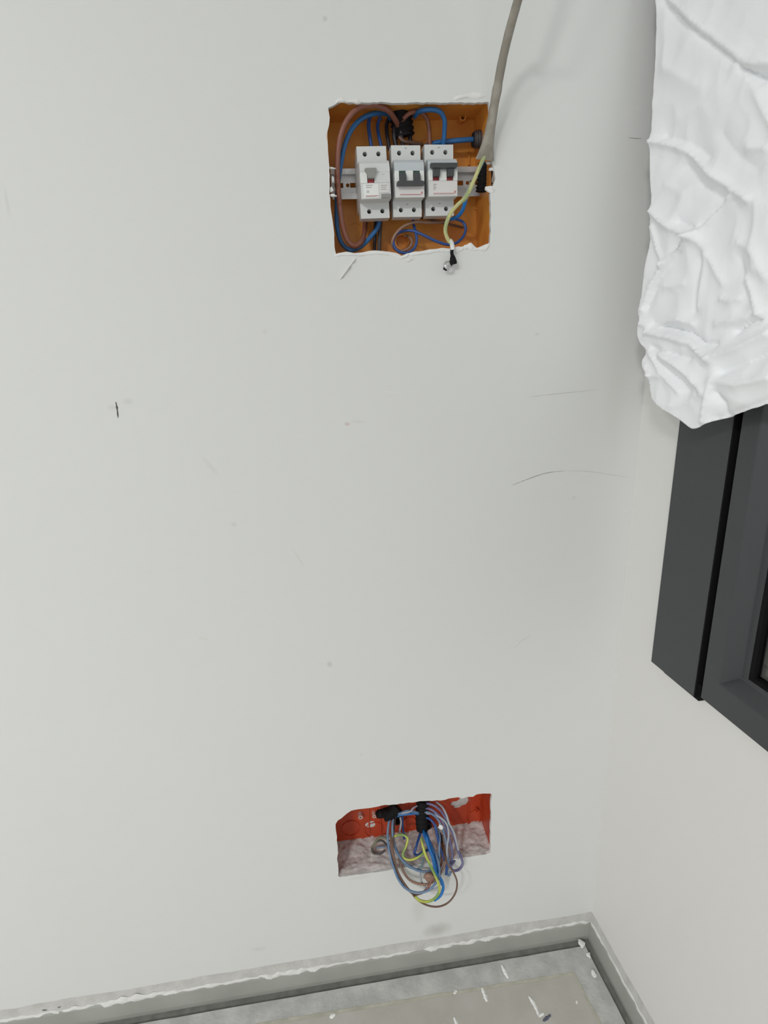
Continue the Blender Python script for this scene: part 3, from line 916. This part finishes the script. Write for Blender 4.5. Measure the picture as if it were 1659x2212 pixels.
cw += [(lastp.x + 0.02, lastp.y - 0.03, lastp.z + 0.15, 0.0047, 0.0047), (lastp.x + 0.035, lastp.y - 0.04, lastp.z + 0.5, 0.0047, 0.0047), (lastp.x + 0.03, lastp.y - 0.02, CEIL + 0.01, 0.0047, 0.0047)]
cs = spline(cw, 8)
bm = bmesh.new()
tube(bm, [Vector(p[:3]) for p in cs], 0, 18, flat=[(p[3] * (1 + 0.05 * noise.noise(Vector(p[:3]) * 120)), p[4] * (1 + 0.05 * noise.noise(Vector(p[:3]) * 150))) for p in cs], cap=True)
obj('sheath', bm, M_sheath, cab, smooth=True)
ec = obj('earth_conductor', wire_bm([(1050, 330, -8), (1040, 352, -8), (1030, 375, -10), (1020, 398, -12), (1012, 416, -13), (1003, 430, -14), (988, 443, -16), (974, 460, -17), (965, 480, -16), (962, 498, -14), (966, 514, -11), (973, 524, -9)], 0.0024, True), [M_ye, M_ge], cab, smooth=True)
obj('neutral_conductor', wire_bm([(1051, 332, -3), (1036, 362, -2), (1024, 388, -2), (1014, 408, -2), (1008, 425, 2), (1004, 440, 8), (998, 456, 16), (988, 468, 26), (974, 473, 36), (960, 466, 46)], 0.0024), M_bright, cab, smooth=True)
obj('sleeve', wire_bm([(1021, 396, -8), (1015, 410, -9), (1008, 423, -9), (1002, 431, -10)], 0.0034), mat('greenish_sleeve', (0.36, 0.41, 0.33), 0.5), cab, smooth=True)
lug = obj('lug_crimp', wire_bm([(971, 519, -10), (975, 524, -9), (977, 531, -8), (978, 540, -8)], 0.0028), M_pillar, ec, smooth=True)
obj('lug_sleeve', wire_bm([(977, 536, -8), (976, 545, -8), (977, 553, -9), (980, 560, -9)], 0.0021), M_black, ec, smooth=True)
bm = bmesh.new()
tube(bm, [bk(977, 549, -0.008), bk(978, 557, -0.009), bk(979, 566, -0.010), bk(980, 571, -0.010)], 0, 14, flat=[(0.0012, 0.0018), (0.0018, 0.0036), (0.0022, 0.0048), (0.0020, 0.0042)])
obj('lug_barrel', bm, M_black, ec)
bm = bmesh.new()
cc_ = bk(968, 573, -0.009)
lp = []
for i in range(22):
    a = 2 * pi * i / 22
    lp.append(cc_ + Vector((0.0047 * cos(a), 0.002 * sin(a * 1 + 0.6), 0.0044 * sin(a))))
lp.append(lp[0])
tube(bm, lp, 0, 8, flat=[(0.0022, 0.0013)] * len(lp), cap=False)
obj('ring_terminal', bm, M_copper, ec, smooth=True)
obj('ring_tip', chip_bm(bk(962.5, 580, -0.009), 0.0024, 4.0, (1.1, 0.6, 1)), M_black, ec, smooth=True)

# ================================================================== LOWER FLUSH BOX
LB = [wall2([p])[0] for p in ((726, 1757), (1064, 1714), (1061, 1844), (732, 1894))]
lb = empty('flush_box', ((LB[0][0] + LB[1][0]) / 2, 0.01, LB[3][1]))
tag(lb, 'brick red plastic box recessed low in the wall, filled with loose wires', 'electrical box')
LD = 0.066
sh2, lbc = quad_box('shell', LB, 0.003, 0.0045, LD, M_box_red, lb)
# moulded ribs and knockouts on the back
for px in (795, 820, 880, 1012, 1036):
    a, b = bk(px, 1730, LD), bk(px, 1800, LD)
    obj('rib', box(a.x - 0.001, a.x + 0.001, LD - 0.0028, LD, b.z, LB[1][1] - 0.001), M_box_red, lb)
for px, py, r in ((758, 1790, 0.017), (808, 1793, 0.017), (885, 1780, 0.015), (1026, 1766, 0.016)):
    disc_tube('knockout_ring', lb, px, py, LD - 0.0016, r, 0.0016, M_box_red, wall=0.0012)
disc_tube('screw_boss', lb, 779, 1766, LD - 0.010, 0.0042, 0.010, mat('pale_pink_plaster', (0.62, 0.42, 0.37), 0.8), wall=0.002)
disc_tube('screw_boss', lb, 809, 1764, LD - 0.010, 0.0036, 0.010, MATS['pale_pink_plaster'], wall=0.002)
disc_tube('screw_boss', lb, 1031, 1752, LD - 0.008, 0.0032, 0.008, M_box_red, wall=0.0014)
# dust bed on the box floor: uneven, higher towards the back
def lb_floor(x):
    t = (x - lbc[3][0]) / (lbc[2][0] - lbc[3][0])
    return lbc[3][1] + (lbc[2][1] - lbc[3][1]) * t
bm = bmesh.new()
NX, NY = 130, 36
g = []
for i in range(NX + 1):
    col = []
    for j in range(NY + 1):
        x = lbc[3][0] + (lbc[2][0] - lbc[3][0]) * i / NX
        y = 0.0004 + (LD - 0.0004) * j / NY
        e = min(1.0, y / 0.008)
        h = 0.0034 + 0.006 * (y / LD) ** 2 + e * (0.0035 * noise.noise(Vector((x * 45, y * 45, 0))) + 0.0018 * noise.noise(Vector((x * 130, y * 130, 3))) + 0.0009 * noise.noise(Vector((x * 420, y * 420, 5))))
        col.append(bm.verts.new((x, y, lb_floor(x) + max(0.0002, h))))
    g.append(col)
for i in range(NX):
    for j in range(NY):
        bm.faces.new((g[i][j], g[i + 1][j], g[i + 1][j + 1], g[i][j + 1]))
fix_normals(bm)
o = obj('dust_bed', bm, M_dust, lb, smooth=True)
o['kind'] = 'stuff'
# splash of dried plaster on the back, top right
for i, (px, py, s, sq) in enumerate(((992, 1735, 0.013, (1.1, 0.14, 0.7)), (1003, 1727, 0.008, (1.1, 0.2, 0.8)), (800, 1780, 0.008, (1.3, 0.12, 0.7)), (1020, 1790, 0.02, (1.4, 0.1, 0.45)), (1048, 1796, 0.012, (1.0, 0.12, 0.6)))):
    obj('plaster_splash', chip_bm(bk(px, py, LD), s, 11 + i * 2.7, sq), M_greyplaster if i < 2 else M_dust, lb)
corrugated('conduit', [(858, 1742, 46), (852, 1750, 44), (842, 1757, 42), (830, 1760, 40)], 0.0115, M_black, lb, 8)
corrugated('conduit', [(914, 1728, 44), (912, 1745, 42), (911, 1768, 38), (913, 1792, 34)], 0.0115, M_black, lb, 8)
obj('conduit_tape', wire_bm([(829, 1756, 40), (822, 1758, 38), (818, 1758, 36)], 0.0075), M_black, lb, smooth=True)
disc_tube('conduit_mouth', lb, 858, 1775, 0.050, 0.008, 0.014, M_black, wall=0.002)
disc_tube('conduit_mouth', lb, 925, 1786, 0.030, 0.007, 0.02, M_black, wall=0.002)

# ================================================================== WIRES IN THE LOWER BOX
GL = 'loose wires of the red box'
def lw(zpts, r, m, label, striped=False):
    return wire([(*lo4(a, b), d) for a, b, d in zpts], r, m, label, GL, striped)
lw([(610, 300, 40), (590, 400, 28), (585, 520, 14), (605, 660, 0), (640, 780, -12), (690, 900, -22), (760, 980, -30), (860, 1015, -34), (960, 990, -34), (1030, 920, -30), (1060, 830, -22), (1040, 700, -8), (980, 560, 16), (930, 470, 32)],
   0.0021, M_blue3, 'outermost dusty blue wire hanging down the left of the bundle')
lw([(640, 300, 42), (628, 420, 26), (645, 560, 12), (680, 660, 2), (750, 745, -6), (840, 800, -12), (920, 820, -14), (1000, 800, -12), (1050, 730, -6), (1058, 600, 4), (1060, 480, 18), (1020, 380, 32)],
   0.0021, M_blue3, 'dusty blue wire curving across the middle of the bundle')
lw([(655, 330, 44), (640, 480, 20), (635, 620, 2), (665, 780, -14), (720, 900, -24), (800, 1010, -32), (860, 1080, -38), (950, 1130, -42), (1050, 1142, -44), (1140, 1105, -42), (1205, 1020, -38), (1222, 920, -32), (1190, 830, -24), (1130, 740, -14), (1100, 640, 4), (1110, 520, 24)],
   0.0015, M_brown3, 'thin dark brown wire forming the lowest wide loop')
lw([(628, 340, 46), (618, 500, 22), (625, 640, 4), (660, 790, -10), (710, 910, -20), (790, 1000, -28), (850, 1040, -32)],
   0.0022, M_brown2, 'faded brown wire running beside the outermost blue one')
lw([(690, 700, 6), (720, 800, -6), (780, 890, -16), (860, 930, -22), (950, 935, -24), (1030, 890, -20), (1090, 800, -12), (1120, 700, -2), (1110, 600, 12), (1090, 480, 26)],
   0.0020, M_brown2, 'faded brown wire making the middle round loop')
lw([(820, 1035, -30), (900, 1015, -32), (960, 960, -30), (990, 890, -24), (980, 830, -16), (940, 850, -12), (950, 900, -16), (1010, 880, -16), (1060, 800, -8), (1090, 690, 2), (1080, 560, 18)],
   0.0019, M_brown, 'short brown wire curled in the middle of the bundle')
lw([(600, 545, 22), (560, 510, 28), (510, 510, 32), (465, 560, 34), (440, 630, 34), (470, 660, 30)],
   0.0021, mat('dusty_green', (0.11, 0.12, 0.075), 0.6, col2=(0.27, 0.27, 0.18), vscale=90), 'dusty green wire curling off to the left of the bundle')
lw([(650, 495, 14), (690, 482, 10), (735, 485, 6), (768, 515, 2), (755, 580, -2), (728, 640, -6), (735, 690, -10), (790, 712, -14), (860, 690, -14), (905, 655, -12), (925, 600, -4)],
   0.0019, [M_ye2, M_ge2], 'yellow green wire curled into a small hook at left', True)
lw([(895, 510, 0), (905, 570, -10), (930, 660, -20), (965, 740, -26), (1005, 820, -30), (1040, 900, -34), (1060, 980, -36), (1035, 1050, -38), (960, 1095, -40), (880, 1085, -40), (840, 1050, -38)],
   0.0022, [M_ye2, M_ge2], 'yellow green wire slanting down the front of the bundle', True)
lw([(905, 440, 30), (935, 520, 14), (965, 600, 4), (1000, 690, -6), (1035, 780, -14), (1055, 850, -18), (1085, 940, -20)],
   0.0026, M_bright, 'left of the three bright blue wires at the bundle centre')
lw([(930, 440, 32), (955, 510, 18), (985, 600, 6), (1010, 680, -2), (1035, 740, -8), (1060, 790, -10)],
   0.0026, M_bright, 'right of the three bright blue wires at the bundle centre')
lw([(915, 445, 26), (938, 500, 8), (955, 570, 0), (978, 640, -6), (1000, 700, -12), (1030, 830, -22), (1080, 900, -26), (1095, 970, -28), (1070, 1040, -32), (1010, 1085, -36)],
   0.0024, M_bright, 'frontmost bright blue wire at the bundle centre')
lw([(890, 455, 34), (865, 530, 22), (845, 600, 12), (830, 650, 8), (860, 670, 2), (910, 640, 6), (960, 620, 12)],
   0.0022, M_blue2, 'deep blue wire bending left under the conduit')
lw([(885, 210, 44), (960, 195, 34), (1040, 230, 26), (1100, 300, 20), (1150, 390, 14), (1195, 500, 8), (1225, 610, 2), (1260, 690, -6), (1272, 750, -10), (1240, 800, -12), (1190, 810, -12), (1165, 770, -8), (1200, 720, 0)],
   0.0022, M_violet, 'violet wire arching right and ending in a small curl')
lw([(885, 250, 42), (960, 240, 32), (1030, 280, 24), (1085, 350, 18), (1130, 450, 12), (1160, 560, 6), (1180, 660, 2), (1160, 760, -2)],
   0.0022, M_violet, 'second violet wire arching right beneath the first')
lw([(890, 285, 40), (950, 275, 30), (1020, 310, 22), (1075, 390, 16), (1110, 500, 10), (1130, 620, 4), (1140, 750, -4), (1130, 830, -8), (1150, 855, -10), (1165, 820, -8)],
   0.0021, M_blue3, 'dusty blue wire under the two violet ones')
lw([(1030, 180, 40), (1085, 225, 28), (1125, 300, 18), (1150, 380, 12), (1190, 450, 8), (1215, 540, 4), (1235, 640, 0), (1230, 700, -2)],
   0.0019, M_greyw, 'pale grey wire on the outer right of the bundle')
lw([(930, 285, 34), (1000, 290, 26), (1080, 330, 18), (1130, 390, 12), (1145, 480, 8), (1132, 580, 4), (1130, 680, 0), (1150, 760, -4)],
   0.0019, M_greyw, 'pale grey wire crossing over the violet ones')
lw([(700, 320, 46), (708, 370, 42), (698, 430, 36), (690, 490, 28)],
   0.0018, M_greyw, 'short pale grey wire hanging left of centre')
lw([(720, 315, 48), (722, 380, 46), (728, 450, 46), (735, 520, 46)],
   0.0018, M_blue2, 'short deep blue wire hanging left of centre')
lw([(640, 300, 42), (700, 285, 34), (770, 262, 30), (840, 272, 32), (890, 290, 38)],
   0.0023, M_blue3, 'upper dusty blue wire bridging the two conduits')
lw([(640, 320, 42), (700, 300, 36), (780, 290, 32), (850, 285, 34), (895, 300, 38)],
   0.0023, M_blue, 'lower blue wire bridging the two conduits')
lw([(680, 290, 38), (730, 280, 30), (790, 268, 27), (820, 235, 30), (855, 215, 36)],
   0.0016, M_greyw, 'pale grey wire lying on the two bridging wires')
lw([(590, 600, 30), (540, 540, 34), (480, 545, 36), (445, 600, 34), (460, 650, 30), (520, 655, 26), (560, 620, 28)], 0.0018, mat('dusty_black_insulation', (0.05, 0.047, 0.045), 0.7, col2=(0.16, 0.15, 0.14), vscale=80), 'dusty black wire coiled in a ring at left of the bundle')
lw([(905, 330, 36), (960, 330, 28), (1010, 380, 20), (1035, 470, 14), (1060, 580, 8), (1095, 680, 2), (1125, 770, -6), (1120, 850, -12)], 0.0020, M_blue2, 'deep blue wire dropping between the bright blue and violet ones')
lw([(560, 590, 36), (520, 595, 38), (480, 600, 40)], 0.0016, M_blue3, 'short dusty blue wire end in the dust at left')
lw([(1060, 470, 30), (1085, 540, 24), (1095, 600, 20), (1100, 660, 16)], 0.0034, M_blackw, 'short thick black wire right of the bright blue ones')
lw([(1130, 640, 16), (1200, 670, 22), (1290, 650, 30), (1360, 620, 38), (1395, 590, 44)], 0.0012, M_brown3, 'thin brown wire end reaching right over the dust')
lw([(885, 800, -8), (885, 850, -12), (890, 900, -16), (920, 950, -22), (960, 985, -26), (1010, 985, -28), (1050, 960, -28)], 0.0017, M_greyw, 'pale grey wire in the lower middle of the loops')
lw([(660, 600, 10), (700, 700, 0), (770, 770, -6), (860, 800, -10), (900, 760, -8), (905, 690, 0)], 0.0018, mat('teal_grey_insulation', (0.14, 0.22, 0.24), 0.5), 'teal grey wire sagging behind the yellow green hook')
obj('connector', chip_bm(bk(*lo4(1068, 405), 0.016), 0.005, 2.0, (1, 0.8, 1)), M_pillar, lb, smooth=True)
# terminal cap among the loops
tag(obj('wire_connector', chip_bm(bk(*lo4(985, 870), -0.022), 0.0085, 6.0, (1.2, 0.6, 0.9)), M_brown2, smooth=True), 'small brown connector block among the hanging loops', 'connector')

# ================================================================== CLOTH OVER THE WINDOW
CN = 0.055            # distance of the cloth in front of the right wall
outl = [(1418, -10), (1417, 60), (1413, 180), (1410, 260), (1409, 350), (1409, 440), (1406, 500), (1398, 570), (1390, 630), (1382, 672), (1384, 690), (1376, 716), (1381, 735), (1396, 758), (1388, 778), (1390, 795), (1402, 808), (1406, 840), (1412, 862), (1430, 878), (1455, 895), (1480, 918), (1494, 926), (1512, 922), (1545, 907), (1590, 893), (1640, 875), (1659, 870), (1720, 850), (1800, 828), (1900, 800)]
o2 = [rwp(a, b, CN) for a, b in outl]
outline = [Vector(p) for p in spline(o2, 4)]
outline = [(p.x, p.y) for p in outline]
smax = outline[-1][0]
outline += [(smax, 1.2), (smax, 1.5), (smax, 1.86), (smax * 0.6, 1.87), (outline[0][0] + 0.02, 1.86), (outline[0][0] + 0.004, 1.7)]
ridges = [  # pixel polyline, height mm, width mm, sign: soft crease of the cloth
    ([(1430, 0), (1470, 40), (1530, 85), (1600, 140), (1640, 175)], -4.5, 5), ([(1450, 0), (1520, 60), (1600, 125)], 3.5, 6),
    ([(1600, 145), (1625, 160), (1670, 175)], -5, 4), ([(1605, 140), (1640, 210), (1680, 290)], 3.5, 7), ([(1590, 140), (1680, 135)], 3, 6),
    ([(1412, 305), (1450, 312), (1485, 325), (1540, 375), (1590, 410), (1625, 430)], 5.5, 5), ([(1440, 295), (1490, 310), (1530, 340)], -3.5, 6),
    ([(1480, 360), (1520, 400), (1560, 430)], -3, 8), ([(1412, 455), (1440, 480), (1475, 500), (1503, 508)], 6, 5), ([(1503, 508), (1530, 480), (1560, 445), (1580, 425)], 4, 4),
    ([(1470, 480), (1505, 497), (1540, 455), (1565, 432)], -4.5, 5), ([(1503, 508), (1480, 530), (1440, 570), (1410, 620), (1392, 668)], 5, 4), ([(1470, 545), (1425, 605), (1400, 660)], -4, 5),
    ([(1412, 490), (1425, 540), (1440, 570)], 3.5, 4), ([(1503, 510), (1540, 560), (1565, 610)], 3, 6), ([(1512, 560), (1505, 610), (1498, 670)], -3.5, 6), ([(1530, 550), (1520, 620), (1510, 660)], 2.5, 7),
    ([(1440, 620), (1480, 612)], 2.5, 4), ([(1600, 525), (1640, 545), (1659, 600)], 3, 7), ([(1620, 600), (1635, 660), (1645, 685)], 4, 6), ([(1600, 560), (1620, 640)], -3, 8),
    ([(1560, 645), (1580, 650), (1600, 645)], 3, 3.5), ([(1386, 700), (1420, 705), (1470, 690), (1500, 700)], 4.0, 4), ([(1410, 702), (1450, 708), (1490, 720), (1520, 742), (1545, 745)], -6, 4.5),
    ([(1400, 718), (1450, 728), (1495, 740), (1520, 762), (1540, 775)], 6.5, 4.5), ([(1545, 770), (1600, 750), (1659, 720)], 6, 6), ([(1590, 715), (1620, 695), (1659, 685)], -5.5, 5), ([(1550, 700), (1600, 690), (1640, 680)], 4, 5),
    ([(1410, 752), (1450, 762), (1490, 775)], -4.5, 4), ([(1405, 760), (1430, 800), (1470, 845)], 4, 4.5), ([(1430, 765), (1470, 790), (1525, 840)], 5.5, 6), ([(1420, 775), (1460, 815), (1490, 840)], -4, 4.5),
    ([(1560, 805), (1610, 785), (1659, 762)], -5.5, 6), ([(1545, 820), (1600, 830), (1670, 815)], 6, 9), ([(1543, 840), (1535, 870), (1522, 910)], 5, 4), ([(1550, 850), (1565, 870), (1560, 895)], -6, 5),
    ([(1399, 812), (1430, 812)], 3, 3), ([(1395, 790), (1410, 810)], 4, 3), ([(1440, 880), (1490, 870), (1530, 850)], 3, 7), ([(1545, 905), (1600, 888), (1659, 866)], -5, 5),
    ([(1440, 140), (1480, 170), (1520, 190)], 1.8, 10), ([(1470, 260), (1520, 230), (1570, 190)], 1.8, 12), ([(1440, 400), (1480, 420)], 2, 10), ([(1560, 290), (1600, 340), (1640, 370)], -2.2, 10),
    ([(1620, 320), (1659, 320)], 3, 5), ([(1640, 440), (1630, 520), (1640, 580)], 2.5, 8),
]
rid = [([Vector(rwp(a, b, CN)) for a, b in pl], 1.45 * h / 1000, 0.82 * w / 1000) for pl, h, w in ridges]
def seg_d(p, a, b):
    ab = b - a
    t = max(0, min(1, (p - a).dot(ab) / max(1e-9, ab.length_squared)))
    return (p - a - ab * t).length
def cloth_h(s, z):
    p = Vector((s, z))
    h = 0.0
    for pl, a, w in rid:
        d = min(seg_d(p, pl[i], pl[i + 1]) for i in range(len(pl) - 1))
        if d < 3 * w:
            h += a * exp(-(d / w) ** 1.12)
    h += 0.0035 * noise.noise(Vector((s * 14, z * 14, 0))) + 0.0010 * noise.noise(Vector((s * 45, z * 45, 4)))
    h += 0.0022 * (1 - abs(noise.noise(Vector((s * 22 + z * 9, z * 20 - s * 8, 7)))) * 2)
    return h
extra = []
s0 = min(p[0] for p in outline)
zz0 = min(p[1] for p in outline)
stp = 0.0023
i = 0
while s0 + i * stp < smax:
    s = s0 + i * stp
    z = zz0
    while z < 1.86:
        q = (s + random.uniform(-1, 1) * stp * 0.2, z + random.uniform(-1, 1) * stp * 0.2)
        if inside(q, outline):
            extra.append(q)
        z += stp if z < 1.47 else 0.02
    i += 1
V, F = tri2d(outline, [], extra)
bm = bmesh.new()
vv = []
for v in V:
    s, z = v
    k = max(0.0, (z - 1.56) / 0.30)                 # above the picture it runs back to where it is taped on
    n = CN * (1 - k * k) + 0.0145 * k * k + cloth_h(s, z) * (1 - min(1, k))
    vv.append(bm.verts.new(rw(s, max(n, 0.0135), z)))
for f in F:
    bm.faces.new([vv[i] for i in f])
fix_normals(bm)
bm.normal_update()
if sum((f.normal.dot(WN) for f in bm.faces)) < 0:
    bmesh.ops.reverse_faces(bm, faces=bm.faces[:])
cl = obj('cloth', bm, M_cloth, smooth=True)
sm = cl.modifiers.new('thickness', 'SOLIDIFY')
sm.thickness = 0.0012
sm.offset = -1
tag(cl, 'crumpled white cotton cloth hanging over the window', 'cloth')

# ================================================================== MARKS AND SCRAPS
def mark(pxs, w, m, name='scratch', taper=True):
    pts = [bk(a, b, -0.00015) for a, b in pxs]
    pts = [Vector(p) for p in spline([tuple(v) for v in pts], 8)]
    bm = bmesh.new()
    n = len(pts)
    L, R = [], []
    for i, p in enumerate(pts):
        t = (pts[min(i + 1, n - 1)] - pts[max(i - 1, 0)]).normalized()
        nn = Vector((-t.z, 0, t.x))
        ww = w * (0.25 + 0.75 * sin(pi * i / (n - 1))) * (0.8 + 0.5 * noise.noise(p * 300)) if taper else w
        L.append(bm.verts.new(p + nn * ww / 2))
        R.append(bm.verts.new(p - nn * ww / 2))
    for i in range(n - 1):
        bm.faces.new((L[i], L[i + 1], R[i + 1], R[i]))
    fix_normals(bm)
    return obj(name, bm, m, wall_back)
mark([(250, 868), (253, 883), (255, 903)], 0.0030, M_pencil, 'pencil_mark')
M_scr2 = mat('faint_scratch', (0.56, 0.555, 0.54), 0.6)
mark([(1105, 1049), (1140, 1035), (1180, 1022), (1220, 1017)], 0.0014, M_scratch)
mark([(1220, 1017), (1265, 1018), (1310, 1024), (1355, 1031)], 0.0009, M_scr2)
mark([(1140, 858), (1200, 851), (1290, 842)], 0.0010, M_scr2)
mark([(825, 843), (850, 848), (872, 849)], 0.0014, M_plaster)
mark([(1357, 297), (1372, 299), (1387, 299)], 0.0012, M_scratch)
mark([(1110, 1400), (1130, 1382), (1150, 1372)], 0.0008, M_scr2)
mark([(780, 545), (782, 556)], 0.0010, M_scr2)
# sliver of plaster lifted below the upper opening
bm = bmesh.new()
lumpy_ribbon(bm, [bk(770, 556, -0.0004).lerp(bk(734, 605, -0.0004), i / 24) for i in range(25)], 0.0022, 0.0035, Vector((0.75, 0, 0.66)), Vector((0, -1, 0)), 0.35, 77.0)
obj('plaster_sliver', bm, M_plaster, wall_back, smooth=True)
for i, (px, py, s) in enumerate(((1352, 1105, 0.0012), (882, 562, 0.0022), (890, 559, 0.0016))):
    obj('plaster_chip', chip_bm(bk(px, py, -0.0003), s, 50 + i, (1.2, 0.5, 0.8)), M_plaster, wall_back)
# dark pits in the scraped strip
for i, (px, py, w) in enumerate(((96, 2182, 7), (128, 2176, 4), (1045, 2033, 26), (1083, 2027, 10))):
    obj('dark_pit', chip_bm(bk(px, py, -0.0022), 0.0011, 70 + i, (w / 2.0, 0.6, 0.9)), M_gap, wall_back)

def flake(px, py, ln, wd, ang, m, label, name='paint_flake', bend=0.0):
    c = fl(px, py, 0.0012)
    bm = bmesh.new()
    N = 8
    rnd = random.Random(int(px * 7 + py))
    pts = []
    for i in range(N + 1):
        t = i / N - 0.5
        pts.append((t * ln, bend * ln * (4 * t * t - 0.5), wd * (0.55 + 0.45 * cos(t * pi)) * rnd.uniform(0.75, 1.2)))
    ca, sa = cos(radians(ang)), sin(radians(ang))
    def P(u, v, z):
        return Vector((c.x + u * ca - v * sa, c.y + u * sa + v * ca, z))
    top = []
    for u, v, w in pts:
        lift = 0.0012 + 0.0012 * rnd.random()
        top.append((bm.verts.new(P(u, v - w / 2, 0.0008)), bm.verts.new(P(u, v, lift + 0.0008)), bm.verts.new(P(u, v + w / 2, 0.0008))))
    for i in range(N):
        for k in range(2):
            bm.faces.new((top[i][k], top[i + 1][k], top[i + 1][k + 1], top[i][k + 1]))
        bm.faces.new((top[i][2], top[i + 1][2], top[i + 1][0], top[i][0]))
    bm.faces.new((top[0][0], top[0][1], top[0][2]))
    bm.faces.new((top[-1][2], top[-1][1], top[-1][0]))
    fix_normals(bm)
    return tag(obj(name, bm, m), label, 'debris', 'scraps on the floor')
flake(1091, 2099, 0.024, 0.007, 100, M_chipw, 'oblong white paint flake nearest the floor joint')
flake(1047, 2149, 0.022, 0.007, 95, M_chipw, 'oblong white paint flake on the beige panel edge')
flake(983, 2143, 0.008, 0.006, 40, M_chipw, 'tiny round white flake at the beige panel edge')
flake(718, 2194, 0.010, 0.008, 20, M_chipw, 'round white flake on the dusty floor at left')
flake(1154, 2172, 0.030, 0.0065, 100, M_chipw, 'long white paint streak on the beige panel', bend=0.06)
flake(1169, 2192, 0.011, 0.0055, 18, M_chipw, 'white flake at the foot of the long streak')
flake(985, 2208, 0.014, 0.006, 100, M_chipw, 'white flake at the lower picture edge')
flake(1181, 2199, 0.017, 0.007, 22, M_chipd, 'dark blue grey scrap beside the long white streak', 'floor_scrap')
flake(1246, 2165, 0.005, 0.004, 60, M_chipw, 'tiny white flake near the right corner of the beige panel')
for i, (px, py, ln, wd, ang, lab) in enumerate(((1256, 2040, 0.022, 0.008, 80, 'white plaster lump bridging the joint at the corner'), (1271, 2064, 0.016, 0.010, 110, 'white plaster lump by the right joint near the corner'),
                                              (1283, 2105, 0.018, 0.008, 110, 'pale plaster lump further along the right joint'))):
    c = fl(px, py, 0.0)
    o = obj('plaster_lump', chip_bm(Vector((c.x, c.y, 0.001)), ln / 3.2, 90 + i, (0.8, 1.1, 0.4)), M_plaster)
    tag(o, lab, 'debris', 'scraps on the floor')
